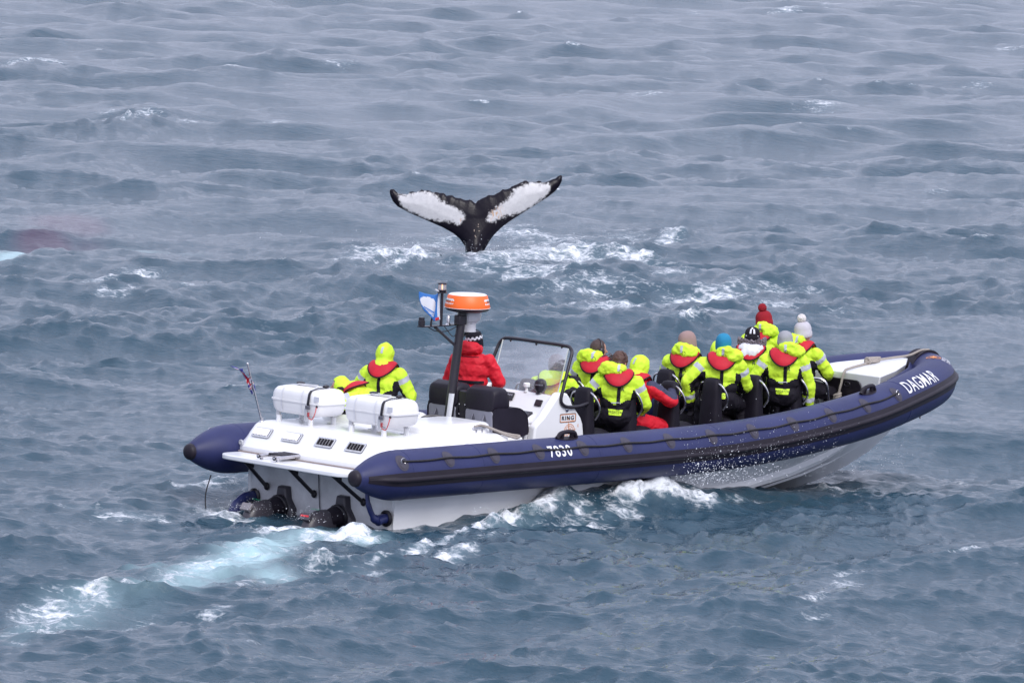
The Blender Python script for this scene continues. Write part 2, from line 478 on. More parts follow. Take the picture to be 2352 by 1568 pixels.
# gusts: the short chop comes and goes in patches
gu = sample(CA, X * .62 + 31, Y * .62 + 17, ('h',))[0] / CA['h'].std() * .55 + sample(CA, X * .23 + 7, Y * .23 - 11, ('h',))[0] / CA['h'].std() * .6
gust = np.clip(.72 + .42 * gu, .18, 1.7)
def blobs(lst):
    out = np.zeros_like(X)
    for it in lst:
        u, v, ru, rv, a = it[:5]
        an = R(it[5]) if len(it) > 5 else 0.0
        msk = (np.abs(U - u) < 3 * max(ru, rv)) & (np.abs(V - v) < 3 * max(ru, rv))
        du = U[msk] - u; dv = V[msk] - v
        p = (du * math.cos(an) - dv * math.sin(an)) / ru; q = (du * math.sin(an) + dv * math.cos(an)) / rv
        out[msk] = np.maximum(out[msk], a * np.exp(-(p * p + q * q)))
    return out
FOAM_L = [
    # round the whale
    (1092, 590, 55, 10, .85), (1070, 600, 90, 9, .75), (880, 585, 110, 17, .75, 6), (940, 605, 60, 12, .95, 12), (1010, 560, 60, 14, .6), (1180, 535, 90, 14, .7, -4), (1330, 552, 150, 14, .75, 2),
    (1290, 585, 190, 16, .8, -2), (1130, 612, 110, 16, .75), (1250, 632, 120, 10, .7), (1450, 590, 110, 12, .75, -4), (1560, 545, 70, 9, .7, 8),
    (1420, 700, 170, 7, .6, 3), (1600, 668, 170, 10, .65, 2), (1820, 668, 120, 8, .62, -2), (1560, 640, 60, 8, .5), (1360, 655, 130, 8, .55), (1010, 640, 60, 6, .5),
    (1290, 690, 60, 6, .6), (1760, 690, 100, 7, .55), (1900, 720, 80, 6, .4),
    # scattered caps
    (300, 285, 75, 11, .75, 6), (250, 268, 40, 6, .5), (80, 156, 75, 9, .75), (650, 132, 45, 8, .6, 5), (790, 150, 60, 6, .42), (985, 104, 28, 5, .7), (1810, 28, 50, 5, .6), (1920, 12, 45, 5, .55, 10), (1480, 216, 60, 7, .5),
    (1900, 245, 70, 9, .5), (2290, 335, 40, 7, .5), (640, 280, 45, 6, .5, 5), (420, 290, 50, 6, .5), (2250, 200, 50, 5, .4), (2320, 118, 40, 5, .5), (1600, 30, 40, 4, .4), (720, 15, 40, 4, .4),
    (560, 355, 60, 6, .4), (330, 630, 60, 6, .6), (220, 655, 60, 7, .62), (270, 672, 60, 6, .55), (150, 690, 40, 6, .5), (420, 662, 60, 5, .45), (2160, 440, 40, 5, .35), (60, 360, 60, 6, .35),
    (900, 700, 70, 6, .4), (660, 760, 60, 5, .35), (2100, 760, 60, 6, .35), (1620, 740, 120, 10, .5, 6), (1590, 760, 60, 12, .55),
    # beyond and left of the stern
    (450, 1118, 75, 14, .72), (330, 1180, 120, 9, .6), (500, 1160, 60, 12, .6), (200, 1170, 90, 6, .45), (520, 1090, 50, 10, .5),
    # at the drives
    (650, 1206, 55, 12, .95), (610, 1214, 50, 10, .8), (760, 1225, 60, 9, .8), (810, 1238, 65, 14, 1.1, -4), (860, 1222, 40, 8, .75), (700, 1230, 40, 14, .7),
    # trail towards the left front
    (120, 1405, 150, 26, .66, 8), (60, 1440, 100, 26, .62), (470, 1290, 100, 22, .55, 10), (650, 1270, 80, 18, .52), (400, 1330, 110, 16, .52, 10), (560, 1262, 60, 14, .7), (500, 1300, 80, 10, .5, 12), (590, 1285, 40, 10, .6), (250, 1372, 110, 12, .72, 10), (370, 1350, 80, 9, .66), (180, 1440, 120, 10, .6, 6), (330, 1412, 90, 9, .55, 6), (20, 1470, 50, 12, .6), (480, 1400, 60, 8, .5, 10),
    (620, 1335, 120, 7, .55, 10), (760, 1298, 70, 8, .75, 8), (830, 1310, 60, 9, .72, 0), (900, 1285, 60, 8, .65, 18), (700, 1420, 60, 5, .45, 8), (780, 1400, 40, 4, .4),
    # along the near side of the hull
    (980, 1262, 80, 10, .75, 14), (1080, 1230, 80, 11, .8, 14), (1050, 1275, 70, 10, .7, 8), (1160, 1205, 70, 12, .95, 12), (1130, 1250, 60, 7, .6, 8), (1260, 1190, 70, 12, .95, 8), (1330, 1160, 60, 12, .8, 12), (1370, 1130, 45, 10, .8, 10), (1300, 1120, 40, 7, .65, 20), (1340, 1190, 50, 8, .7),
    
    (1900, 1118, 70, 6, .8), (1980, 1124, 60, 5, .75), (1850, 1126, 60, 5, .6), (2060, 1130, 50, 4, .5), (1650, 1128, 70, 5, .5),
    # small specks
    (1900, 1400, 40, 25, .36), (1960, 1370, 60, 30, .36), (1750, 1490, 60, 10, .42), (1960, 1335, 30, 20, .36), (1950, 1430, 70, 10, .3), (600, 1480, 60, 5, .3), (2200, 1100, 60, 6, .4), (2330, 1090, 30, 8, .4),
]
AER_L = [(570, 1280, 115, 50, .95, 8), (480, 1308, 140, 42, .8, 12), (630, 1246, 95, 28, .85), (440, 1342, 180, 32, .62, 12), (720, 1225, 100, 24, .75), (370, 1352, 130, 20, .6), (640, 1322, 90, 20, .7), (330, 1310, 110, 18, .45), (830, 1245, 80, 16, .7), (200, 1395, 200, 36, .42, 8), (60, 1435, 130, 36, .42, 8),
         (40, 588, 80, 15, 1.0, 10), (10, 602, 45, 10, .9), (330, 568, 90, 8, .45, -6), (420, 572, 90, 8, .3), (1100, 590, 240, 22, .28), (280, 1400, 220, 26, .28, 8), (1200, 1200, 160, 22, .3, 14)]
TINT_L = [(140, 520, 95, 28, 1.0, -4), (200, 530, 70, 20, 1.0), (110, 558, 80, 20, .95), (215, 560, 60, 14, .5), (1085, 592, 26, 12, .95), (1080, 610, 34, 10, .6)]
OLIVE_REFL_L = [(1430, 1232, 30, 9, .8, 6), (1880, 1210, 34, 10, .7, 14), (1500, 1240, 110, 16, .35), (1700, 1230, 130, 22, .3), (1790, 1160, 70, 9, .4)]  # olive streaks of reflection on the water, painted into its colour
FOAM_L = [((q[0], q[1], q[2] * 1.15, q[3] * 1.35, q[4] * .90) + tuple(q[5:])) if 520 < q[1] < 730 else q for q in FOAM_L]
foam = blobs(FOAM_L); aer = blobs(AER_L); tint = blobs(TINT_L); olive_refl = blobs(OLIVE_REFL_L)

# white water heaped against the shoulder and trailing aft along the near side, in the boat's own axes
def bfoam(x, y, rx, ry, a): return a * np.exp(-((BX - x) / rx) ** 2 - ((BY - y) / ry) ** 2)
for q in ((4.35, -1.60, .55, .22, 1.15), (3.75, -1.62, .40, .20, .9), (4.9, -1.75, .35, .2, .9), (3.2, -1.9, .5, .22, .7), (2.5, -2.05, .6, .25, .62), (4.3, 1.7, .8, .4, .9), (5.6, -1.7, .5, .14, .6), (-.95, .5, .3, .5, .8), (-.95, -.5, .3, .4, .7), (.2, -1.5, .5, .2, .5)):
    foam = np.maximum(foam, bfoam(*q))
# crests that break: where the choppy surface folds
CHOP = 0.95
Jx = 1 + CHOP * AMP * (xxA + 0.8 * xxB); Jy = 1 + CHOP * AMP * (yyA + 0.8 * yyB); Jxy = CHOP * AMP * (xyA + 0.8 * xyB)
J = Jx * Jy - Jxy ** 2
vis = (RR > 60) & (RR < 260)
j0, j1 = np.percentile(J[vis], [0.02, 0.5])
cap = sstep(j1, j0, J) * (1 - sstep(400, 900, RR))

# the boat presses the sea: calmer along the hull, a heaped bow wave at its shoulder
dh = np.maximum(np.maximum(np.abs(BY) - 1.25, -BX), BX - 9.2)
att = 0.10 + 0.90 * sstep(0.0, 2.6, dh)
side_h = np.interp(BX, [-1.2, 0, .5, 1.4, 2.1, 2.6, 3, 3.6, 4.2, 4.8, 5.2, 6, 7, 8, 9, 10.5], [-.07, -.05, .02, .09, .15, .20, .27, .34, .36, .31, .23, .15, .07, .0, -.03, 0])
wide = np.where(np.abs(BY) > 1.35, np.exp(-((np.abs(BY) - 1.35) / 0.62) ** 2), 1.0)
hump = side_h * wide * sstep(-1.2, -.4, BX)
hw = np.interp(BX, [0, 5, 6.4, 7.4, 8.2, 8.9], [1.25, 1.2, 1.05, .75, .4, 0.0])
inside = sstep(-.10, -.40, np.maximum(np.maximum(np.abs(BY) - hw, -BX), BX - 8.9))
Wx, Wy = sea(1090, 572)[:2]
dw = np.hypot((X - Wx) / 1.2, (Y - Wy) / 3.0)
att *= 0.35 + 0.65 * sstep(0.5, 2.2, dw)
gust = np.maximum(gust, .95 * (1 - sstep(1.5, 4.0, dh)))
turb = 1.0 + 2.0 * sstep(.35, 1.0, foam) * (1 - .6 * sstep(.2, .7, aer))
calm = 1 - 0.65 * sstep(.2, .7, aer)
Z = AMP * (fA * hA * att * calm + 0.82 * gust * fB * hB * np.clip(.5 + .5 * att, 0, 1.2) + 1.4 * np.sqrt(gust) * fC * hC * turb)
spl = blobs([(1160, 1208, 60, 9, .13, 12), (1260, 1190, 60, 9, .14, 8), (820, 1238, 45, 10, .13), (940, 606, 45, 9, .16, 12), (860, 580, 60, 10, .12), (1450, 586, 90, 9, .14), (1210, 540, 80, 8, .12), (1560, 548, 60, 7, .12), (560, 1272, 60, 20, .03), (290, 294, 150, 18, .22, 3), (80, 164, 90, 10, .16), (1000, 110, 40, 6, .14), (640, 136, 60, 8, .14), (1590, 768, 90, 14, .2)])
Z += spl * (0.85 + 0.30 * np.clip(AMP * hC * 60 + .5, 0, 1.4)) + hump
Z += bfoam(4.35, -1.62, .5, .2, .07) * (1 + AMP * hC * 25) + bfoam(3.7, -1.65, .3, .16, .03)
Z = Z * (1 - inside) - 0.35 * inside
k_ = 1.35 * AMP
PXx = X + k_ * (fA * dxA * att + .8 * fB * dxB * att + .7 * fC * dxC)
PYy = Y + k_ * (fA * dyA * att + .8 * fB * dyB * att + .7 * fC * dyC)

me = bpy.data.meshes.new('sea_water')
nv = NA * NR
co = np.empty((nv, 3), np.float32); co[:, 0] = PXx; co[:, 1] = PYy; co[:, 2] = Z
idx = np.arange(nv, dtype=np.int32).reshape(NR, NA)
quads = np.stack([idx[:-1, :-1], idx[:-1, 1:], idx[1:, 1:], idx[1:, :-1]], -1).reshape(-1, 4)
nq = len(quads)
me.vertices.add(nv); me.vertices.foreach_set('co', co.ravel())
me.loops.add(nq * 4); me.loops.foreach_set('vertex_index', quads.ravel())
me.polygons.add(nq); me.polygons.foreach_set('loop_start', np.arange(0, nq * 4, 4, dtype=np.int32))
me.polygons.foreach_set('use_smooth', np.ones(nq, bool))
me.update()
for nm, arr in (('foam', np.maximum(foam, cap * 0.62)), ('aer', aer), ('tint', tint), ('olive_refl', olive_refl)):
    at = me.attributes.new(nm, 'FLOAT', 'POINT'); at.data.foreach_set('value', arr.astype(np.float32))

def water_material():
    m = bpy.data.materials.new('sea_water')
    m.use_nodes = True
    nt = m.node_tree; L = nt.links; N = nt.nodes
    N.clear()
    out = N.new('ShaderNodeOutputMaterial')
    wat = N.new('ShaderNodeBsdfPrincipled'); fo = N.new('ShaderNodeBsdfPrincipled')
    mix = N.new('ShaderNodeMixShader')
    geo = N.new('ShaderNodeNewGeometry')
    def attr(n):
        a = N.new('ShaderNodeAttribute'); a.attribute_name = n; return a.outputs['Fac']
    def mth(op, a, b=None, c=None, clamp=False):
        x = N.new('ShaderNodeMath'); x.operation = op; x.use_clamp = clamp
        for i, q in enumerate((a, b, c)):
            if q is None: continue
            if isinstance(q, (int, float)): x.inputs[i].default_value = q
            else: L.new(q, x.inputs[i])
        return x.outputs[0]
    def noise_(scale, detail, rough, vec, dist=0.0):
        n = N.new('ShaderNodeTexNoise'); n.inputs['Scale'].default_value = scale; n.inputs['Detail'].default_value = detail
        n.inputs['Roughness'].default_value = rough; n.inputs['Distortion'].default_value = dist
        L.new(vec, n.inputs['Vector']); return n.outputs['Fac']
    def rng(x, a, b, c=0.0, d=1.0, sm=True):
        r = N.new('ShaderNodeMapRange'); r.interpolation_type = 'SMOOTHSTEP' if sm else 'LINEAR'
        for i, q in enumerate((a, b, c, d)): r.inputs[i + 1].default_value = q
        L.new(x, r.inputs[0]); return r.outputs[0]
    def mixc(f, a, b):
        x = N.new('ShaderNodeMix'); x.data_type = 'RGBA'; L.new(f, x.inputs['Factor'])
        for i, q in ((6, a), (7, b)):
            if isinstance(q, tuple): x.inputs[i].default_value = (*q, 1)
            else: L.new(q, x.inputs[i])
        return x.outputs[2]
    pos = geo.outputs['Position']
    mp = N.new('ShaderNodeMapping'); mp.inputs['Scale'].default_value = (0.55, 1.0, 1.0); mp.inputs['Rotation'].default_value = (0, 0, R(-14)); L.new(pos, mp.inputs[0])
    P2 = mp.outputs[0]
    mp3 = N.new('ShaderNodeMapping'); mp3.inputs['Scale'].default_value = (0.8, 0.62, 1.3); mp3.inputs['Rotation'].default_value = (0, 0, R(-8)); L.new(pos, mp3.inputs[0])
    P3 = mp3.outputs[0]
    f, ae, ti, olr = attr('foam'), attr('aer'), attr('tint'), attr('olive_refl')
    n1 = noise_(2.3, 7, .72, P3, .35)
    n2 = noise_(7.5, 4, .68, P3, .8)
    vo = N.new('ShaderNodeTexVoronoi'); vo.feature = 'DISTANCE_TO_EDGE'; vo.inputs['Scale'].default_value = 4.2
    wv = N.new('ShaderNodeVectorMath'); wv.operation = 'MULTIPLY_ADD'
    nc = N.new('ShaderNodeTexNoise'); nc.inputs['Scale'].default_value = 2.6; nc.inputs['Detail'].default_value = 4; L.new(P2, nc.inputs['Vector'])
    L.new(nc.outputs['Color'], wv.inputs[0]); wv.inputs[1].default_value = (.7, .9, .1); L.new(P2, wv.inputs[2])
    L.new(wv.outputs[0], vo.inputs['Vector'])
    web = rng(vo.outputs['Distance'], 0.0, 0.15, 1.0, 0.0)
    val = mth('MULTIPLY_ADD', f, 0.92, mth('MULTIPLY', mth('SUBTRACT', n1, .5), 1.7))
    val = mth('ADD', val, mth('MULTIPLY', mth('SUBTRACT', n2, .5), 1.0))
    val = mth('ADD', val, mth('MULTIPLY', web, .20))
    fm = mth('MULTIPLY', rng(val, .40, .90), rng(f, .04, .3), clamp=True)
    # colour of the water itself, with olive reflections painted in
    body = mixc(rng(n1, .3, .7), (0.020, 0.052, 0.078), (0.030, 0.066, 0.096))
    body = mixc(mth('MULTIPLY', rng(ti, .1, .8), mth('MULTIPLY_ADD', n1, .9, .5), clamp=True), body, (0.052, 0.034, 0.066))
    body = mixc(mth('MULTIPLY', mth('MULTIPLY', olr, rng(n2, .3, .75)), .8, clamp=True), body, (0.045, 0.055, 0.030))
    aef = mth('MULTIPLY', rng(ae, .08, 1.0), mth('MULTIPLY_ADD', n1, 1.1, .30), clamp=True)
    body = mixc(mth('MULTIPLY', rng(f, .15, 1.0), mth('MULTIPLY_ADD', n1, .9, .05), clamp=True), body, (0.20, 0.29, 0.34))
    body = mixc(aef, body, (0.40, 0.58, 0.62))
    L.new(body, wat.inputs['Base Color'])
    wat.inputs['IOR'].default_value = 1.333
    L.new(mth('MULTIPLY_ADD', aef, .2, .07), wat.inputs['Roughness'])
    rp = noise_(4.6, 6, .68, P2, .3)
    rp2 = noise_(12.0, 3, .6, P2, .3)
    hgt = mth('ADD', mth('MULTIPLY', rp, 0.55), mth('MULTIPLY', rp2, 0.20))
    hgt = mth('ADD', hgt, mth('MULTIPLY', noise_(27.0, 2, .5, P2), 0.07))
    bp = N.new('ShaderNodeBump'); bp.inputs['Strength'].default_value = 0.62; bp.inputs['Distance'].default_value = 0.085
    L.new(hgt, bp.inputs['Height']); L.new(bp.outputs[0], wat.inputs['Normal'])
    fo.inputs['Base Color'].default_value = (.80, .83, .88, 1); fo.inputs['Roughness'].default_value = .7
    bp2 = N.new('ShaderNodeBump'); bp2.inputs['Strength'].default_value = 0.7; bp2.inputs['Distance'].default_value = 0.08
    L.new(mth('ADD', n2, fm), bp2.inputs['Height']); L.new(bp2.outputs[0], fo.inputs['Normal'])
    L.new(mth('MULTIPLY', fm, .93), mix.inputs[0]); L.new(wat.outputs[0], mix.inputs[1]); L.new(fo.outputs[0], mix.inputs[2])
    L.new(mix.outputs[0], out.inputs[0])
    return m
me.materials.append(water_material())
sea_o = bpy.data.objects.new('sea_water', me)
COL.objects.link(sea_o)
tag(sea_o, 'grey blue choppy sea with foam streaks and a turquoise wake', 'sea', kind='structure')
# ------------------------------------------------------------------ the boat
boat = empty('inflatable_boat', BOAT)
tag(boat, 'navy and white rigid inflatable tour boat carrying passengers past the whale tail', 'boat')

# --- inflatable tube, one U-shaped collar
TC = [(-.84, -1.45, .64), (0, -1.45, .64), (2, -1.45, .64), (4, -1.45, .642), (5.5, -1.44, .66), (6.5, -1.42, .71), (7.5, -1.34, .79), (8.5, -1.19, .885), (9.3, -1.0, .985), (10, -.77, 1.065), (10.56, -.48, 1.12), (10.82, -.22, 1.148), (10.90, 0, 1.153)]
TP = np.array(crom(TC + [(x, -y, z) for x, y, z in TC[-2::-1]], 24))
TS = np.r_[0, np.cumsum(np.linalg.norm(np.diff(TP, axis=0), axis=1))]
TL = TS[-1]
def tframe(s):
    g = lambda q: np.array([np.interp(q, TS, TP[:, i]) for i in range(3)])
    p = g(s); t = g(min(s + .05, TL)) - g(max(s - .05, 0)); t /= np.linalg.norm(t)
    n = np.array([t[1], -t[0], 0]); n /= np.linalg.norm(n)
    b = np.cross(n, t)
    if b[2] < 0: b = -b
    return p, t, n, b
def trad(s):
    e = min(s, TL - s)
    if e >= .66: return .30
    return .088 + .212 * math.sin(math.pi / 2 * (e / .66)) ** .9
def tpt(s, ph, dr=0.0):
    p, t, n, b = tframe(s)
    return Vector(p + (trad(s) + dr) * (n * math.cos(ph) + b * math.sin(ph)))
ss = np.r_[np.linspace(0, .7, 14), np.linspace(.7, TL - .7, 190)[1:-1], np.linspace(TL - .7, TL, 14)]
NT = 36
mb = MB()
mb.loft([[tpt(s, 2 * math.pi * k / NT) for k in range(NT)] for s in ss])
tube = mb.build('inflatable_tube', M['navy'], boat, sharp=60)
for s0, sg in ((0, 1), (TL, -1)):            # rubber end caps
    mb = MB(); prof = []
    for k in range(8):
        a = math.pi / 2 * k / 7
        prof.append((-.055 * math.sin(a), .096 * math.cos(a) + .002))
    prof = [(.085, .118), (.03, .104)] + prof
    secs = []
    for dx, r in prof:
        p, t, n, b = tframe(min(max(s0 + sg * max(dx, 0), 0), TL))
        t = t * sg
        c = np.array(tframe(s0)[0]) + t * dx
        secs.append([Vector(c + r * (n * math.cos(2 * math.pi * k / 24) + b * math.sin(2 * math.pi * k / 24))) for k in range(24)])
    mb.loft(secs)
    mb.build('end_cap', M['rubber'], tube, sharp=60)
def railphi(s):
    e = min(s, TL - s)
    return R(np.interp(e, [0, 6, 9, 11, 12.4], [0, 0, 6, 13, 15]))
mb = MB(); secs = []
for s in np.linspace(.10, TL - .10, 230):     # flat black band and the bulbous rub rail on it
    r0 = railphi(s); pts = []
    for a, d in ((13, -.004), (12.5, .005), (6, .006), (2, .008), (.5, .022), (-2, .036), (-6, .036), (-9, .022), (-10.5, .008), (-16, .006), (-19.5, .005), (-20, -.004)):
        k = min(1.0, max(0.25, (min(s, TL - s) - .1) / .35)) if d > .01 else 1.0
        pts.append(tpt(s, r0 + R(a), d * k))
    secs.append(pts)
mb.loft(secs)
mb.build('rub_rail', M['rubber'], tube, sharp=50)
def tsurf(s0, ph0, dr=.004):
    """x along the tube towards the bow as read from outside (starboard), y up round the tube"""
    return lambda x, y: tpt(s0 + x, ph0 + y / .30, dr)
def disc2d(rx, ry, rings=3, n=20):
    vs = [(0, 0)]; fs = []
    for j in range(1, rings + 1):
        for k in range(n):
            a = 2 * math.pi * k / n; vs.append((rx * j / rings * math.cos(a), ry * j / rings * math.sin(a)))
    for k in range(n): fs.append((0, 1 + k, 1 + (k + 1) % n))
    for j in range(1, rings):
        o1 = 1 + (j - 1) * n; o2 = 1 + j * n
        for k in range(n): fs.append((o1 + k, o2 + k, o2 + (k + 1) % n, o1 + (k + 1) % n))
    return vs, fs
line_s = [.56] + [.56 + .765 * k for k in range(1, 13)]
for sgn in (0, 1):
    path = []
    for i, s in enumerate(line_s):
        q = s if not sgn else TL - s
        ph = R(39) + railphi(s) * .5
        mapped('line_patch', disc2d(.085, .115), (lambda x, y, q=q, ph=ph: tpt(q + x, ph + y / .3, .004)), M['patch'], tube)
        mapped('line_patch', disc2d(.055, .075), (lambda x, y, q=q, ph=ph: tpt(q + x, ph - .05 + y / .3, .009)), M['patch'], tube)
        path.append(tpt(q, ph, .022))
        if i in (0, len(line_s) - 1):
            mb = MB(); c = tpt(q, ph, .022); p, t, n, b = tframe(q)
            ring = [c + (Vector(t) * math.cos(a) + Vector(b) * math.sin(a)) * .036 for a in np.linspace(0, 2 * math.pi, 17)[:-1]]
            mb.tube(ring, .006, 6, closed=True); mb.build('ring', M['chrome'], tube)
        if i < len(line_s) - 1:
            path.append(tpt(q + (.38 if not sgn else -.38), ph - .035, .014))
    mb = MB(); mb.tube(crom(path, 5), .0125, 8); mb.build('grab_line', M['blackrope'], tube)
for q, ph in ((3.50, R(78)), (9.30, R(80))):       # moulded carrying handles on top
    for s in (q, TL - q):
        mb = MB()
        arc = [tpt(s - .17, ph, .006), tpt(s - .15, ph, .022), tpt(s - .12, ph, .062), tpt(s - .05, ph, .078), tpt(s + .05, ph, .078), tpt(s + .12, ph, .062), tpt(s + .15, ph, .022), tpt(s + .17, ph, .006)]
        mb.tube(crom(arc, 3), .027, 8)
        mb.tube([tpt(s - .08, ph, .0), tpt(s - .08, ph, .07)], .024, 8); mb.tube([tpt(s + .08, ph, .0), tpt(s + .08, ph, .07)], .024, 8)
        mb.build('carry_handle', M['rubber'], tube)
        mapped('handle_patch', disc2d(.19, .07), (lambda x, y, s=s: tpt(s + x, ph + y / .3, .004)), M['rubber'], tube)
# lettering on the tube
def tube_text(s, h, s0, ph, bold, xs, m, port=False):
    vf = text2d(s, h, bold, xs, maxlen=.05)
    sg = 1
    return mapped('lettering', vf, (lambda x, y: tpt(s0 + x, ph + y / .30, .0065)), m, tube)
for s_ in (1.9, 3.9, 6.1, 8.3, 10.0, .72):
    for q in (s_, TL - s_):
        mb = MB(); mb.loft([[tpt(q + dq, 2 * math.pi * k / NT, dr) for k in range(NT)] for dq, dr in ((-.022, -.001), (-.020, .0025), (.020, .0025), (.022, -.001))], caps=False); mb.build('tube_seam', M['navy'], tube, sharp=60)
tube_text('7830', .155, 3.21, R(35), .018, .84, M['white'])
tube_text('DAGMAR', .20, 10.46, R(50), .008, .72, M['white'])
tube_text('7830', .155, TL - 3.21, R(35), .018, .84, M['white'])
tube_text('DAGMAR', .20, TL - 10.46, R(50), .008, .72, M['white'])
tube_text('SPECIAL', .055, 11.72, R(66), .02, .75, M['flagwhite'])
tube_text('TOURS', .06, 11.74, R(52), .03, .75, M['white'])
star = []
for k in range(16):
    a = 2 * math.pi * k / 16; r_ = .10 if k % 4 == 0 else (.035 if k % 2 else .07); star.append((r_ * math.cos(a), r_ * math.sin(a) * 1.0))
mapped('compass_emblem', ([(0, 0)] + star, [(0, 1 + k, 1 + (k + 1) % 16) for k in range(16)]), (lambda x, y: tpt(11.70 + x, R(92) + y / .3, .0065)), M['oline'], tube)
ringp = ([((.088 + .012 * (k % 2)) * math.cos(2 * math.pi * (k // 2) / 24), (.088 + .012 * (k % 2)) * math.sin(2 * math.pi * (k // 2) / 24)) for k in range(48)], [(2 * k, 2 * k + 1, (2 * k + 3) % 48, (2 * k + 2) % 48) for k in range(24)])
mapped('compass_ring', ringp, (lambda x, y: tpt(11.70 + x, R(92) + y / .3, .007)), M['oline'], tube)
# fairlead pad on the very bow
mb = MB(); secs = []
for k in range(13):
    a = R(-8 + 150 * k / 12); p = tpt(TL / 2, R(30) + a, 0.0)
    w = .07 + .03 * math.sin(math.pi * k / 12)
    n_ = (p - Vector(tframe(TL / 2)[0])).normalized()
    secs.append([p + Vector((0, -w, 0)) + n_ * .002, p + Vector((0, -w, 0)) + n_ * .035, p + Vector((0, -w * .6, 0)) + n_ * .02, p + Vector((0, w * .6, 0)) + n_ * .02, p + Vector((0, w, 0)) + n_ * .035, p + Vector((0, w, 0)) + n_ * .002])
mb.loft(secs); mb.build('bow_fairlead', M['rubber'], tube)

# --- hull
st = [  # x, tube half breadth (y), z under tube, chine y, chine z, keel z
    (0.0, 1.30, .36, 1.25, -.06, -.48), (1.5, 1.30, .36, 1.25, -.06, -.48), (3.5, 1.30, .36, 1.24, -.03, -.48), (5.2, 1.29, .375, 1.20, .02, -.46),
    (6.4, 1.27, .42, 1.10, .08, -.42), (7.4, 1.19, .50, .90, .16, -.34), (8.2, 1.05, .57, .69, .26, -.25), (8.9, .88, .65, .47, .37, -.13), (9.45, .70, .71, .29, .48, .02), (9.9, .52, .78, .16, .58, .19), (10.25, .36, .84, .08, .67, .40), (10.5, .22, .90, .04, .76, .60), (10.72, .14, .98, .03, .88, .83), (10.82, .06, 1.02, .01, .99, .98)]
mb = MB(); secs = []
def hull_half(x, ty, tz, cy, cz_, kz):
    s1y, s1z = cy * .52, kz + (cz_ - kz) * .55
    q = min(1.0, max(0.0, (cy - .10) / .6))
    return [(ty, tz + .10), (ty * .995, tz), (cy + .02 * q, cz_ + .07 * q), (cy + .03 * q, cz_ + .0 * q), (cy + .012 * q, cz_ - .05 * q), (s1y + .025 * q, s1z + .01 * q), (s1y + .02 * q, s1z - .02 * q), (s1y - .03 * q, s1z - .035 * q), (0.012 * q, kz)]
for a in st:
    h = hull_half(*a)
    secs.append([Vector((a[0], -y, z)) for y, z in h] + [Vector((a[0], y, z)) for y, z in h[::-1]])
mb.loft(secs, closed=False, caps=False)
h = hull_half(*st[0])
tr = [Vector((0, -y, z)) for y, z in h] + [Vector((0, y, z)) for y, z in h[::-1]]
b0 = len(mb.v); mb.add(tr, [tuple(range(len(tr)))])
hull = mb.build('hull', M['hullw'], boat, sharp=25)
# transom block rising to the platform, rounded corners
mb = MB(); pr = []
for y0, x0 in ((-1.27, .22), (-1.27, .06), (-1.24, .0), (-1.17, -.035), (1.17, -.035), (1.24, 0), (1.27, .06), (1.27, .22)):
    pr.append((x0, y0))
mb.loft([[Vector((x, y * k, z)) for x, y in pr] for z, k in ((-.30, .97), (-.05, .995), (.3, 1.0), (.64, 1.0))])
transom = mb.build('transom', mat('stained_gelcoat', (.60, .59, .62), .3, var=.12, vscale=3.2, detail=9, color2=(.78, .78, .81)), boat, sharp=40)
# stains are left to the gelcoat; a drain line runs down the transom
mb = MB(); mb.tube([(-.04, .02, .60), (-.05, -.02, .3), (-.05, -.04, .1), (-.05, -.09, -.1)], .007, 6); mb.build('drain_line', M['greyd'], transom)

# cockpit sole and inner sides
mb = MB()
fl = [(2.0, 1.2, .34), (5.5, 1.17, .34), (7.3, .88, .34), (8.2, .66, .36), (8.9, .52, .48), (9.45, .46, .66)]
mb.add([(x, -y, z) for x, y, z in fl] + [(x, y, z) for x, y, z in fl], [(k, k + 1, k + 7, k + 6) for k in range(5)]); mb.build('cockpit_floor', M['floor'], boat, smooth=False)

# --- engine housing
prof = [(-.31, .665), (-.305, .72), (-.245, .80), (-.085, .985), (-.03, 1.012), (.06, 1.02), (1.55, 1.0), (1.90, .985), (2.06, .93), (2.17, .80), (2.19, .62), (-.2, .62)]
mb = MB(); secs = []
for y, k, ox in ((-1.31, .50, .10), (-1.28, .62, .06), (-1.12, .97, .02), (-1.06, 1.0, 0), (0, 1.0, 0), (1.06, 1.0, 0), (1.12, .97, .02), (1.28, .62, .06), (1.31, .50, .10)):
    secs.append([Vector((x + (ox if x < 1 else -ox), y, .62 + (z - .62) * k)) for x, z in prof])
mb.loft(secs)
house = mb.build('engine_housing', M['gel'], boat, sharp=30, bevel=.018, segs=3)
mb = MB(); mb.tube([(-.335, -1.12, .664), (-.345, 0, .664), (-.335, 1.12, .664)], .009, 6); mb.build('seam_strip', mat('seam_brown', (.28, .22, .20), .6), house)
for y0, y1 in ((.10, .98), (-.98, -.10)):           # two raised engine hatches
    mb = MB(); secs = []
    for z, ins in ((.99, 0), (1.075, .012), (1.10, .05), (1.108, .12)):
        secs.append([Vector((x, y, z)) for x, y in rrect(.80 + ins, y0 + ins, 1.98 - ins, y1 - ins, max(.2 - ins, .05), 6)])
    mb.loft(secs); mb.build('engine_hatch', M['gel'], house, sharp=50)
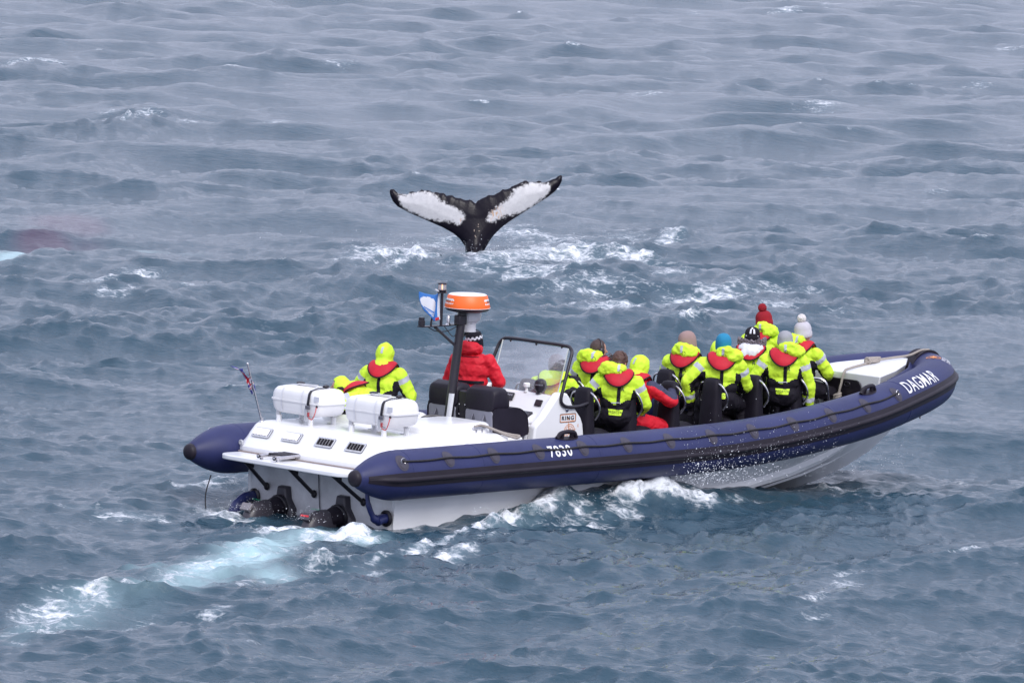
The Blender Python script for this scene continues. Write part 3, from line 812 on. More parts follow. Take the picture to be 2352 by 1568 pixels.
# louvred vents on the sloping aft face
slope = Vector((.16, 0, .185)).normalized()
nrm = Vector((-.185, 0, .16)).normalized()
for vy, dark in ((.88, False), (.35, False), (-.23, True), (-.76, True)):
    o = Vector((-.165, vy, .893)) + nrm * .006
    W, H = .30, .135
    mb = MB()
    mb.prism(rrect(-W / 2, -H / 2, W / 2, H / 2, .012, 3), o, (0, -1, 0), slope, nrm * .004)
    v = mb.build('vent', M['greyd'] if not dark else M['black'], house, sharp=30)
    mb = MB()
    for k in (0, 1, 2, 3):
        pass
    out_ = rrect(-W / 2 - .004, -H / 2 - .004, W / 2 + .004, H / 2 + .004, .016, 3); inn = rrect(-W / 2 + .02, -H / 2 + .02, W / 2 - .02, H / 2 - .02, .004, 3)
    nO = len(out_); pf = plane_fn(o + nrm * .010, (0, -1, 0), slope)
    vs = [pf(*p) for p in out_] + [pf(*p) for p in inn]
    mb.add(vs, [(k, (k + 1) % nO, nO + (k + 1) % nO, nO + k) for k in range(nO)])
    mb.build('vent_frame', M['alu'], v, smooth=False)
    for k in range(5):
        x0 = -W / 2 + .028 + k * .050
        h0, h1 = (.036, .010) if not dark else (.008, .040)
        pf = plane_fn(o, (0, -1, 0), slope)
        mb = MB()
        a, b, c, d = pf(x0, -H / 2 + .021), pf(x0, H / 2 - .021), pf(x0 + (.036 if not dark else .024), H / 2 - .021), pf(x0 + (.036 if not dark else .024), -H / 2 + .021)
        mb.add([a + nrm * h0, b + nrm * h0, c + nrm * h1, d + nrm * h1, a + nrm * (h0 - .003), b + nrm * (h0 - .003), c + nrm * (h1 - .003), d + nrm * (h1 - .003)], [(0, 1, 2, 3), (7, 6, 5, 4), (0, 4, 5, 1), (2, 6, 7, 3), (1, 5, 6, 2), (0, 3, 7, 4)])
        mb.build('slat', M['alu'] if dark else M['chrome'], v, smooth=False)
    for sx in (-1, 0, 1):
        for sy in (-1, 1):
            mb = MB(); mb.ellipsoid(plane_fn(o + nrm * .011, (0, -1, 0), slope)(sx * (W / 2 - .008), sy * (H / 2 - .008)), (.006,) * 3, nu=6, nv=4); mb.build('screw', M['chrome'], v)
mb = MB(); mb.lathe([(.0, 0), (.035, 0), (.035, .012), (.018, .016), (.016, .006), (0, .006)], 18, (-.285, 1.13, .76), Matrix.Rotation(R(-90), 3, 'Y')); mb.build('deck_light', M['alu'], house)
# lashing cord with pads along the near edge and fittings on the top
for sg in (-1, 1):
    pads = [(-.02, 1.12, .84), (.10, 1.16, .93), (.62, 1.17, .925), (1.14, 1.17, .92), (1.62, 1.17, .915), (2.02, 1.14, .84)]
    mb = MB(); mb.tube([(x, sg * y, z + .012) for x, y, z in pads], .006, 6); mb.build('lashing_cord', M['blackrope'], house)
    for x, y, z in pads[1:5]:
        mb = MB(); mb.ellipsoid((x, sg * y, z + .004), (.03, .022, .018), nu=10, nv=6); mb.build('cord_pad', M['rubber'], house)
    mb = MB(); mb.box((1.68, sg * .98, 1.055), (.22, .035, .025)); mb.box((1.63, sg * .98, 1.02), (.025, .025, .06)); mb.box((1.73, sg * .98, 1.02), (.025, .025, .06))
    mb.build('mooring_cleat', M['chrome'], house, bevel=.008)
mb = MB(); mb.tube(crom([(1.66, .06, .99), (1.70, .02, 1.07), (1.85, -.06, 1.09), (1.93, -.12, 1.06), (1.96, -.14, .98)], 5), .02, 8); mb.build('hatch_grip', M['black'], house)
mb = MB(); mb.lathe([(.0, 0), (.05, 0), (.05, .008), (0, .008)], 16, (.15, -.98, 1.008)); mb.build('filler_cap', M['alu'], house)
# support blocks forward of the housing
for sg in (-1, 1):
    mb = MB(); mb.box((2.36, sg * .62, .62), (.40, .50, .52)); mb.build('seat_plinth', M['gel'], boat, bevel=.02)

# --- swim platform, struts, folded ladder
pl = [(-.25, 1.10), (-.55, 1.12)] + [(-.62 - .06 * math.sin(R(a)), 1.06 + .06 * math.cos(R(a))) for a in (0, 30, 60, 90)][:0] + [(-.63, 1.09), (-.69, 1.02), (-.71, .9), (-.72, 0), (-.71, -.9), (-.69, -1.02), (-.63, -1.09), (-.55, -1.12), (-.25, -1.10)]
mb = MB(); mb.loft([[Vector((x, y, z)) for x, y in pl] for z in (.595, .655)])
plat = mb.build('swim_platform', M['gel'], boat, bevel=.014, segs=3)
for yt, yb in ((.72, .90), (-.06, .06), (-.82, -.80)):
    mb = MB()
    mb.tube([(-.60, yt, .595), (-.06, yb, .235)], .024, 10)
    mb.ellipsoid((-.055, yb, .235), (.03, .042, .05), nu=12, nv=8)
    mb.prism([(-.07, 0), (.07, 0), (.07, -.09), (.03, -.06)], (-.52, yt + .01, .594), (1, 0, 0), (0, 0, 1), (0, -.02, 0))
    mb.build('platform_strut', M['black'], plat)
lad = empty('boarding_ladder', parent=boat)
for y in (.36, .08):
    mb = MB(); mb.tube([(-.70, y, .70), (-.22, y - .01, .71)], .022, 10); mb.ellipsoid((-.70, y, .70), (.03, .025, .025), nu=10, nv=6); mb.build('ladder_rail', M['chrome'], lad)
    mb = MB(); mb.tube([(-.72, y, .70), (-.695, y, .70)], .0245, 10); mb.build('rail_plug', M['rubber'], lad)
    mb = MB(); mb.box((-.66, y, .665), (.03, .03, .05)); mb.build('ladder_bracket', M['chrome'], lad)
for k in range(4):
    mb = MB(); mb.box((-.30 - .075 * k, .22, .725), (.055, .27, .016)); mb.build('ladder_step', M['rubber'], lad, bevel=.004)
# --- exhaust elbows
for y, dirv in ((1.12, 1), (-1.20, -1)):
    ex = empty('exhaust', parent=boat)
    mb = MB(); mb.lathe([(0, 0), (.085, 0), (.10, .012), (.10, .03), (.075, .045), (.07, .02), (0, .02)], 24, (-.03, y, .085), Matrix.Rotation(R(-90), 3, 'Y')); mb.build('flange', M['black'], ex)
    mb = MB()
    if dirv > 0:
        mb.tube(crom([(-.04, y, .085), (-.16, y, .085), (-.28, y + .01, .02), (-.35, y + .02, -.12), (-.37, y + .02, -.28)], 5), [.066] * 6 + [.07] * 5 + [.085] * 5 + [.10] * 5, 18)
    else:
        mb.tube(crom([(-.04, y, .085), (-.13, y, .08), (-.20, y, .06)], 4), .062, 16)
        mb.tube(crom([(-.16, y, .06), (-.24, y + .01, .10), (-.33, y + .02, .26), (-.36, y + .03, .48)], 5), [.055] * 6 + [.035] * 5 + [.026] * 5, 12)
    mb.build('hose', M['exnavy'], ex)
# --- stern drives
for y, tip in ((.57, False), (-.47, True)):
    dr = empty('stern_drive', Matrix.Translation((0, 0, .035)), parent=boat)
    mb = MB()
    sh = [(-.085, .245), (.085, .245), (.11, .10), (.20, -.02), (.22, -.34), (-.22, -.34), (-.20, -.02), (-.11, .10)]
    secs = [[Vector((-.034, y + a, b)) for a, b in sh], [Vector((-.10, y + a * .92, b * .97)) for a, b in sh], [Vector((-.125, y + a * .75, b * .9)) for a, b in sh]]
    mb.loft(secs); mb.build('transom_shield', M['drive'], dr, bevel=.01)
    mb = MB(); mb.tube([(-.12, y, -.0), (-.17, y, -.01)], [.15, .15], 20); mb.build('collar_ring', M['black'], dr, bevel=.012)
    mb = MB(); mb.tube(crom([(-.12, y, -.01), (-.26, y, -.015), (-.34, y, -.04)], 4), [.125] * 4 + [.115] * 5, 20); mb.build('bellows', M['rubber'], dr)
    mb = MB(); secs = []
    for x, zt, w, zb in ((-.26, .04, .10, -.25), (-.36, .095, .125, -.4), (-.50, .09, .13, -.55), (-.60, .05, .12, -.6), (-.68, -.02, .10, -.6), (-.71, -.09, .08, -.6)):
        secs.append([Vector((x, y + w * math.cos(a) * (1 if abs(math.cos(a)) < .8 else .95), (zt + zb) / 2 + (zt - zb) / 2 * math.copysign(abs(math.sin(a)) ** .6, math.sin(a)))) for a in np.linspace(0, 2 * math.pi, 21)[:-1]])
    mb.loft(secs); mb.build('drive_housing', M['drive'], dr, sharp=45)
    mb = MB(); mb.prism(rrect(-.085, -.05, .085, .05, .012, 3), (-.668, y, .012), (0, -1, 0), (.62, 0, .78), (-.03, 0, .024)); dp = mb.build('end_panel', M['drivegrey'] if not tip else M['drive'], dr, bevel=.006)
    vf = text2d('CXO', .032, .01, 1.35)
    mapped('lettering', vf, plane_fn((-.525, y, .105), (0, -1, 0), (.95, 0, .31)), M['green'], dr)
    if tip: mapped('red_stripe', ([(-.07, -.012), (.07, -.012), (.07, .012), (-.07, .012)], [(0, 1, 2, 3)]), plane_fn((-.7005, y, .039), (0, -1, 0), (.62, 0, .78)), M['redp'], dr)
    mb = MB(); mb.ellipsoid((-.105, y + .03, .22), (.012,) * 3, nu=8, nv=5); mb.build('bolt', M['brass'], dr)
mb = MB(); mb.tube(crom([(-.5, 1.42, .34), (-.56, 1.44, .1), (-.57, 1.40, -.1), (-.48, 1.3, -.3)], 6), .008, 6); mb.build('trailing_line', M['blackrope'], boat)

# --- mast with radar
mast = empty('radar_mast', parent=boat)
mb = MB(); mb.tube([(2.04, -.05, .80), (2.28, -.02, 2.36)], [.060, .052], 20); mb.build('mast_pole', M['black'], mast)
mb = MB(); mb.loft([[Vector((2.0 + .154 * (z - .8) + .060 * -math.cos(a) * 1.04 , -.05 + .060 * math.sin(a) * 1.04, z)) for a in np.linspace(-1.1, .15, 8)] for z in (1.03, 1.36)], closed=False, caps=False)
for i in range(len(mb.v)):
    x, y, z = mb.v[i]; mb.v[i] = (x + .045, y - .006, z)
mb.build('mast_plate', M['alu'], mast)
rc = Vector((2.38, 0, 2.385))
mb = MB(); mb.lathe([(0, -.040), (.17, -.040), (.25, -.022), (.275, .0), (.275, .012), (0, .012)], 40, rc); mb.build('radar_base', M['black'], mast)
mb = MB(); mb.lathe([(0, .012), (.276, .012), (.281, .03), (.265, .10), (.244, .165), (.234, .176)], 48, rc); mb.build('radar_cover', M['orange'], mast, sharp=50)
mb = MB(); mb.lathe([(0, .17), (.236, .175), (.222, .183), (.15, .189), (0, .191)], 48, rc); mb.build('radar_top', M['white'], mast)
mb = MB(); mb.lathe([(.2765, .0125), (.2845, .0145), (.2845, .018), (.2765, .019)], 48, rc); mb.build('radar_rim', M['white'], mast)
def rad_fn(a0, dz, rr=.3605):
    # lettering bent round the dome; reads left to right for someone outside
    return lambda x, y: rc + Vector(((.2805 - (y + dz - .03) * .25) * math.cos(a0 + x / .27), (.2805 - (y + dz - .03) * .25) * math.sin(a0 + x / .27), y + dz))
camdir = BINV.to_3x3() @ (Vector(CAM_P) - BOAT @ rc); a_cam = math.atan2(camdir.y, camdir.x)
for a0 in (a_cam - R(72), a_cam + R(84)):
    oval = rrect(-.16, -.033, .16, .033, .03, 5)
    vs = [(0, 0)]; fs = []
    cols = 24
    vv = []; ff = []
    for k in range(cols + 1):
        x = -.16 + .32 * k / cols
        hh = .033 if abs(x) < .13 else math.sqrt(max(0.0, .033 ** 2 - ((abs(x) - .13) * 1.1) ** 2))
        vv += [(x, -hh), (x, hh)]
        if k: ff.append((2 * k - 2, 2 * k, 2 * k + 1, 2 * k - 1))
    f1 = rad_fn(a0, .098)
    mapped('radar_badge', (vv, ff), (lambda x, y, f=f1: rc + (f(x, y) - rc) * 1.004), M['white'], mast)
    mapped('lettering', text2d('Raymarine', .045, .016, .78, maxlen=.03), (lambda x, y, f=f1: rc + (f(x, y) - rc) * 1.009), M['black'], mast)
# side bracket carrying the light post, aerials and flag
mb = MB(); mb.box((1.965, .08, 2.185), (.62, .10, .012)); mb.tube([(1.90, .07, 2.175), (2.19, -.02, 1.93)], .018, 8); mb.build('mast_bracket', M['black'], mast)
mb = MB(); mb.tube([(1.985, .05, 2.19), (1.985, .05, 2.60)], .019, 10); mb.build('light_post', M['black'], mast)
mb = MB(); mb.lathe([(0, 2.588), (.058, 2.592), (.062, 2.602), (.045, 2.612), (.058, 2.618), (.06, 2.63), (0, 2.63)], 20, (1.985, .05, 0)); mb.build('light_base', M['black'], mast)
mb = MB(); mb.lathe([(0, 2.70), (.058, 2.70), (.062, 2.712), (.03, 2.722), (0, 2.724)], 20, (1.985, .05, 0)); mb.build('light_cap', M['black'], mast)
mb = MB(); mb.lathe([(.047, 2.63), (.049, 2.64), (.049, 2.69), (.047, 2.70)], 20, (1.985, .05, 0)); mb.build('light_lens', M['lens'], mast)
fil = bpy.data.materials.new('lit_filament'); fil.use_nodes = True
fb = fil.node_tree.nodes['Principled BSDF']; fb.inputs['Base Color'].default_value = (1, .45, .2, 1); fb.inputs['Emission Color'].default_value = (1, .42, .16, 1); fb.inputs['Emission Strength'].default_value = 2.2
mb = MB(); mb.tube([(1.985, .05, 2.635), (1.985, .05, 2.695)], .007, 8); mb.build('light_filament', fil, mast)
mb = MB(); mb.lathe([(0, 0), (.042, 0), (.042, .06), (.036, .065), (.036, .10), (0, .10)], 16, (1.72, .12, 2.195)); mb.build('horn_speaker', M['black'], mast)
mb = MB(); mb.tube([(1.86, .10, 2.19), (1.885, .10, 2.36)], [.014, .009], 8); mb.build('aerial', M['black'], mast)
mb = MB(); mb.lathe([(0, 0), (.04, 0), (.028, .014), (.022, .02), (.022, .10), (.018, .105), (.018, .118), (0, .118)], 14, (2.12, .06, 2.192)); mb.build('camera_stud', M['chrome'], mast)
mb = MB(); mb.box((2.24, -.03, 2.255), (.13, .10, .12)); mb.build('junction_box', M['black'], mast, bevel=.01)
mb = MB(); mb.tube(crom([(1.80, .10, 2.178), (1.93, .08, 2.12), (2.10, .04, 2.12), (2.2, 0, 2.17)], 5), .006, 6); mb.tube(crom([(2.05, .06, 2.178), (2.16, 0, 2.05), (2.22, -.02, 2.15)], 5), .005, 6); mb.build('cable', M['blackrope'], mast)
mb = MB(); mb.tube([(2.22, .03, 1.98), (2.46, .05, 2.085)], .016, 8); mb.box((2.48, .05, 2.09), (.26, .12, .008)); mb.build('light_bracket', M['black'], mast)
sl = MB(); sl.lathe([(0, 0), (.09, 0), (.085, .02), (.085, .10), (.095, .105), (.10, .12), (0, .12)], 22, (2.47, .05, 2.095))
secs = []
for k, (r_, z) in enumerate(((.095, 2.215), (.13, 2.245), (.145, 2.29), (.14, 2.335), (.11, 2.365), (.04, 2.378))):
    secs.append([Vector((2.47 + r_ * 1.15 * math.cos(a), .05 + r_ * .95 * math.sin(a), z)) for a in np.linspace(0, 2 * math.pi, 23)[:-1]])
sl.loft(secs); sl.build('search_light', mat('offwhite_plastic', (.62, .61, .66), .45, var=.03), mast, sharp=50)

# --- helm seats
for y0 in (-.30, .345):
    hs = empty('helm_seat', parent=boat)
    def ud(x, y, z): return Vector((x, y0 + y, z))
    mb = MB(); secs = []
    for x, zt, w in ((2.34, 1.36, .235), (2.36, 1.42, .25), (2.46, 1.46, .255), (2.58, 1.44, .25), (2.64, 1.36, .235)):
        secs.append([ud(x, y, z) for y, z in rrect(-w, 1.16, w, zt, .07, 4)])
    mb.loft(secs); mb.build('backrest', M['vinyl'], hs, bevel=.02, sharp=60)
    mb = MB(); sp = [(2.37, .87), (2.37, 1.19), (2.62, 1.205), (2.80, 1.19), (2.92, 1.10), (2.95, .98), (2.95, .86), (2.4, .84)]
    mb.loft([[Vector((x, y0 + y, z)) for x, z in crom(sp + sp[:1], 3)[:-1]] for y in (-.262, -.275, .275, .262)]); mb.build('side_bolster', M['vinyl'], hs, bevel=.015, sharp=40)
    mb = MB(); mb.prism(rrect(-.235, .88, .235, 1.165, .035, 4), (2.366, y0, 0), (0, -1, 0), (0, 0, 1), (-.02, 0, 0)); mb.build('back_panel', M['grey'], hs, bevel=.006)
    for sy in (-.1, .1):
        td = [(.038 * math.cos(a), .034 * math.sin(a)) for a in np.linspace(math.pi, 2 * math.pi, 9)] + [(.014, .05), (0, .058), (-.014, .05)]
        mb = MB(); mb.prism(td, (2.3455, y0 + sy, 1.055), (0, -1, 0), (0, 0, 1), (-.004, 0, 0)); mb.build('pull_recess', M['greyd'], hs)
        mb = MB(); mb.tube([(2.338, y0 + sy, 1.105), (2.334, y0 + sy + .012, 1.07), (2.336, y0 + sy + .02, 1.04)], .009, 8); mb.build('pull_tab', M['grey'], hs)
mb = MB(); mb.box((2.42, .02, 1.10), (.10, .16, .55)); mb.build('seat_bridge', M['black'], boat, bevel=.02)
for yy in (-.03, .07):
    for zz in (1.0, 1.08, 1.2):
        mb = MB(); mb.ellipsoid((2.366, yy, zz), (.006, .011, .011), nu=8, nv=5); mb.build('bolt', M['chrome'], boat)

# --- console
cons = empty('console', parent=boat)
cp = [(2.95, .34), (2.95, .93), (3.00, .97), (3.18, 1.01), (3.40, 1.27), (3.46, 1.29), (3.56, 1.27), (3.64, 1.20), (3.80, .98), (3.88, .60), (3.90, .34)]
def cons_body(y0, y1, dx=0.0):
    mb = MB(); n = 5
    return mb.loft([[Vector((x + dx, y, z)) for x, z in cp] for y in (y0, y1)])
mb = MB()
inner = [(2.95, .34), (2.95, .90), (3.02, .93), (3.12, .945), (3.36, 1.075), (3.47, 1.28), (3.49, 1.30), (3.56, 1.295), (3.64, 1.20), (3.80, .98), (3.88, .60), (3.90, .34)]
mb.loft([[Vector((x, y, z)) for x, z in inner] for y in (-.50, .66)]); mb.build('console_body', M['gel'], cons, bevel=.012, segs=3)
sidep = [(2.97, .34), (2.97, .62), (3.02, .95), (3.10, 1.02), (3.16, 1.06), (3.41, 1.335), (3.45, 1.35), (3.56, 1.345), (3.62, 1.28), (3.66, 1.20), (3.82, 1.03), (3.86, .95), (3.92, .60), (3.94, .34)]
for y0, y1 in ((-.62, -.495), (.655, .72)):
    mb = MB(); mb.loft([[Vector((x, y, z)) for x, z in sidep] for y in (y0, y1)]); mb.build('console_side', M['gel'], cons, bevel=.025, segs=3)
# dash instruments
dn = Vector((-.135, 0, .24)).normalized(); ds = Vector((.24, 0, .135)).normalized()
def dash(x, y, w, h, t, m, nm, r=.012):
    z = .945 + (x - 3.12) / .24 * .13
    mb = MB(); mb.prism(rrect(-w / 2, -h / 2, w / 2, h / 2, r, 3), Vector((x, y, z)) + dn * .002, (0, -1, 0), ds, dn * t); return mb.build(nm, m, cons, bevel=.004)
dash(3.24, -.08, .36, .235, .02, M['black'], 'chart_plotter')
dash(3.245, -.055, .27, .20, .022, M['screen'], 'plotter_screen', .004)
for k in range(4): dash(3.17 + .04 * k, -.225, .03, .016, .026, M['greyd'], 'plotter_button', .004)
dash(3.25, .28, .20, .17, .022, M['black'], 'instrument_display')
dash(3.25, .29, .15, .12, .025, M['screen'], 'small_screen', .004)
mb = MB(); secs = []
for r_, hh in ((.085, .002), (.085, .02), (.07, .03), (.05, .022), (.03, .02)):
    secs.append([Vector((3.23, -.38, 1.008)) + Vector((0, -1, 0)) * r_ * math.cos(a) + ds * r_ * 1.25 * math.sin(a) + dn * hh for a in np.linspace(0, 2 * math.pi, 21)[:-1]])
mb.loft(secs); mb.build('hatch_ring', M['gel'], cons)
fn_ = Vector((-.205, 0, .11)).normalized(); fs_ = Vector((.11, 0, .205)).normalized()
def face(y, u, w, h, t, m, nm, r=.006):
    mb = MB(); mb.prism(rrect(-w / 2, -h / 2, w / 2, h / 2, r, 3), Vector((3.36, y, 1.075)) + fs_ * u + fn_ * .002, (0, -1, 0), fs_, fn_ * t); return mb.build(nm, m, cons, bevel=.003)
face(.28, .165, .19, .10, .016, M['black'], 'switch_panel')
for k in range(5): face(.345 - .032 * k, .18, .02, .03, .020, M['grey'], 'rocker_switch')
face(-.27, .13, .115, .085, .014, M['black'], 'key_panel')
face(-.435, .09, .05, .05, .004, M['brass'], 'warning_sticker')
mb = MB(); mb.prism(rrect(-.055, -.10, .055, .10, .012, 3), (2.948, -.33, .80), (0, -1, 0), (0, 0, 1), (-.014, 0, 0)); mb.build('throttle_panel', M['black'], cons, bevel=.004)
for k in range(5):
    mb = MB(); mb.box((2.930, -.345, .855 - .022 * k), (.008, .045, .010)); mb.build('panel_button', M['greyd'], cons)
# steering wheel on the port side and throttle
mb = MB(); wc = Vector((3.10, .33, 1.16)); wx, wy = Vector((0, 1, 0)), Vector((.45, 0, .89)).normalized()
mb.tube([wc + (wx * math.cos(a) + wy * math.sin(a)) * .17 for a in np.linspace(0, 2 * math.pi, 25)[:-1]], .016, 8, closed=True)
for a in (R(90), R(210), R(330)): mb.tube([wc, wc + (wx * math.cos(a) + wy * math.sin(a)) * .17], .012, 6)
mb.tube([wc, wc + Vector((.2, 0, -.1))], .025, 8); mb.build('steering_wheel', M['black'], cons)
mb = MB(); mb.tube([(3.08, -.02, .95), (3.02, -.02, 1.08)], .012, 8); mb.ellipsoid((3.015, -.02, 1.09), (.025, .04, .025), nu=10, nv=6); mb.build('throttle_lever', M['black'], cons)
mb = MB(); mb.lathe([(0, 0), (.035, 0), (.035, .008), (.02, .012), (.018, .05), (.03, .06), (.042, .068), (.042, .105), (.03, .115), (0, .117)], 18, (3.50, .03, 1.295)); mb.build('satellite_antenna', M['white'], cons)
mb = MB(); mb.lathe([(0, 0), (.06, 0), (.05, .02), (.075, .06), (.08, .12), (.065, .165), (.03, .185), (0, .188)], 20, (3.52, -.19, 1.295)); mb.build('steering_compass', M['black'], cons)
for k in range(6): 
    mb = MB(); a = R(150 + 12 * k); mb.box((3.52 + .083 * math.cos(a + R(30)), -.19 + .083 * math.sin(a + R(30)), 1.41), (.004, .009, .014), Matrix.Rotation(a + R(30), 3, 'Z')); mb.build('compass_mark', M['grey'], cons)
mb = MB(); mb.lathe([(0, 0), (.032, 0), (.03, .01), (.02, .013), (0, .013)], 18, (3.56, -.62, 1.14), Matrix.Rotation(R(90), 3, 'X')); mb.build('side_bolt', M['chrome'], cons)
# side badge and compass rose
SY = -.6235
def side_fn(x, z): return plane_fn((x, SY, z), (1, 0, 0), (0, 0, 1))
def frame2d(w, h, t, r):
    o_ = rrect(-w / 2, -h / 2, w / 2, h / 2, r, 4); i_ = rrect(-w / 2 + t, -h / 2 + t, w / 2 - t, h / 2 - t, max(r - t, .002), 4); n = len(o_)
    return o_ + i_, [(k, (k + 1) % n, n + (k + 1) % n, n + k) for k in range(n)]
rbt = Matrix.Rotation(R(2.0), 3, 'Y')
mapped('badge_frame', frame2d(.27, .098, .0075, .014), side_fn(3.585, 1.035), M['oline'], cons)
mapped('badge_frame', frame2d(.285, .112, .006, .018), side_fn(3.585, 1.035), M['greyd'], cons)
mapped('lettering', text2d('RING', .055, .03, 1.12), side_fn(3.585, 1.035), M['black'], cons)
mapped('badge_line', ([(0, 0), (.07, 0), (.07, .004), (0, .004)], [(0, 1, 2, 3)]), side_fn(3.63, .996), M['oline'], cons)
rose = empty('compass_rose', parent=cons)
rx, rz_ = 3.62, .865
def ring2d(r0, r1, n=40):
    return [((r0 if k % 2 == 0 else r1) * math.cos(2 * math.pi * (k // 2) / n), (r0 if k % 2 == 0 else r1) * math.sin(2 * math.pi * (k // 2) / n)) for k in range(2 * n)], [(2 * k, 2 * k + 1, (2 * k + 3) % (2 * n), (2 * k + 2) % (2 * n)) for k in range(n)]
vs, fs = [], []
def addp(v2, f2):
    b = len(vs); vs.extend(v2); fs.extend([tuple(b + i for i in f) for f in f2])
addp(*ring2d(.112, .120)); addp(*ring2d(.080, .085)); addp(*ring2d(.024, .031, 20))
for k in range(24):
    a = 2 * math.pi * k / 24; c, s_ = math.cos(a), math.sin(a); w = .002
    addp([(.083 * c - w * s_, .083 * s_ + w * c), (.114 * c - w * s_, .114 * s_ + w * c), (.114 * c + w * s_, .114 * s_ - w * c), (.083 * c + w * s_, .083 * s_ - w * c)], [(0, 1, 2, 3)])
for k in range(8):
    a = R(102) - 2 * math.pi * k / 8; l_ = (.165 if k in (0, 2) else .118) if k % 2 == 0 else .078
    for sg in (1, -1):
        aa = a + sg * R(22)
        addp([(.03 * math.cos(a), .03 * math.sin(a)), (l_ * math.cos(a), l_ * math.sin(a)), (.042 * math.cos(aa), .042 * math.sin(aa))], [(0, 1, 2)] if sg > 0 else [])
        w = .0022
        addp([(.035 * math.cos(aa) - w, .035 * math.sin(aa)), (l_ * math.cos(a) - w * .5, l_ * math.sin(a)), (l_ * math.cos(a) + w * .5, l_ * math.sin(a)), (.035 * math.cos(aa) + w, .035 * math.sin(aa))], [(0, 1, 2, 3)])
addp([(-.12, -.128), (.19, -.128), (.19, -.120), (-.12, -.120)], [(0, 1, 2, 3)])
vs = [(a * .80, b * .80) for a, b in vs]
mapped('rose_print', (vs, fs), side_fn(rx, rz_), M['oline'], rose)
mapped('lettering', text2d('N', .034, .0), side_fn(rx - .036, rz_ + .160), M['oline'], rose)
mapped('lettering', text2d('E', .034, .0), side_fn(rx + .15, rz_ + .066), M['oline'], rose)
mapped('lettering', text2d('SPECIAL TOURS', .016, .0), side_fn(rx - .05, rz_ - .115), M['oline'], rose)
# --- windscreen
ws = empty('windscreen', parent=boat)
yn, yf = -.60, .70
fr = [(3.92, yn - .03, 1.20), (3.72, yn - .045, 1.17), (3.50, yn - .04, 1.19), (3.44, yn - .035, 1.25), (3.48, yn - .03, 1.42), (3.60, yn, 1.72), (3.655, yn + .02, 1.85), (3.67, yn + .08, 1.90), (3.67, yn + .18, 1.912), (3.67, 0, 1.915), (3.67, yf - .18, 1.912), (3.67, yf - .08, 1.90), (3.655, yf - .02, 1.85), (3.60, yf, 1.72), (3.48, yf + .03, 1.42), (3.44, yf + .035, 1.25), (3.50, yf + .04, 1.19), (3.72, yf + .045, 1.17), (3.92, yf + .03, 1.20)]
mb = MB(); mb.tube(crom(fr, 5), .022, 10); mb.build('screen_frame', M['black'], ws)
mb = MB(); pts = []
g = []
for i in range(9):
    t = i / 8
    for j in range(13):
        y = yn + .075 + (yf - yn - .15) * j / 12
        bow = .03 * (1 - ((j - 6) / 6) ** 2)
        g.append((3.475 + .175 * t + bow * .6, y, 1.29 + .595 * t))
mb.add(g, [(i * 13 + j, i * 13 + j + 1, (i + 1) * 13 + j + 1, (i + 1) * 13 + j) for i in range(8) for j in range(12)])
mb.build('screen_pane', M['pane'], ws, sharp=80)
for y in (yn + .075, yf - .075):
    mb = MB(); mb.tube([(3.475, y, 1.29), (3.65, y, 1.885)], .008, 6); mb.build('pane_edge', mat('clear_edge', (.55, .58, .55), .2), ws)
for y in (yn + .2, .05, yf - .2):
    mb = MB(); mb.ellipsoid((3.662, y, 1.887), (.014, .016, .02), nu=8, nv=6); mb.build('pane_clip', M['black'], ws)

# --- passenger seats
def pod(name, x, y, text=True):
    s = empty(name, Matrix.Translation((x, y, 0)), parent=boat)
    mb = MB(); secs = []
    for z, xf, w, d in ((.345, .03, .20, .11), (.70, .03, .165, .10), (1.0, .03, .15, .085), (1.22, .035, .135, .075), (1.33, .04, .125, .07), (1.375, .045, .10, .05), (1.385, .05, .06, .03)):
        secs.append([Vector((xf + d * math.copysign(abs(math.cos(a)) ** .6, math.cos(a)) - .03, w * math.copysign(abs(math.sin(a)) ** .6, math.sin(a)), z)) for a in np.linspace(0, 2 * math.pi, 25)[:-1]])
    mb.loft(secs); mb.build('backrest', M['foamseat'], s, sharp=70)
    mb = MB(); secs = []
    for xx, zt, w in ((.02, .72, .15), (.10, .82, .17), (.22, .86, .18), (.34, .84, .175), (.46, .78, .16), (.54, .70, .14), (.58, .60, .10)):
        secs.append([Vector((xx, yy, zz)) for yy, zz in [(-w - .03, .345), (-w - .01, .55), (-w * .85, zt - .08), (-w * .5, zt - .01), (0, zt + .01), (w * .5, zt - .01), (w * .85, zt - .08), (w + .01, .55), (w + .03, .345)]])
    mb.loft(secs); mb.build('saddle', M['foamseat'], s, sharp=70)
    for sg in (-1, 1):
        mb = MB(); mb.tube(crom([(.0, sg * .10, 1.33), (-.01, sg * .18, 1.30), (.02, sg * .235, 1.21), (.05, sg * .235, 1.10), (.05, sg * .16, .99)], 5), .0135, 8); mb.build('grab_handle', M['chrome'], s)
    if text:
        for sg in (-1, 1):
            vf = text2d('Ullman', .042, .012, .95)
            ff = plane_fn((.30, sg * .2115, .60), (-sg * -1 if False else (1 if sg < 0 else -1), 0, 0), (0, -sg * .18, .98) if False else (0, sg * -.06, .998))
            mapped('lettering', vf, ff, M['silver'], s)
            mapped('logo_mark', ([(-.12, -.02), (-.10, 0), (-.12, .024)], [(0, 1, 2)]), ff, M['silver'], s)
    return s
for i, x in enumerate((3.98, 4.74, 5.52, 6.30, 7.06, 7.80)):
    pod('passenger_seat', x, -.50)
for i, x in enumerate((4.00, 4.78, 5.60, 6.50, 7.15, 7.95, 8.62)):
    pod('passenger_seat', x, .50)
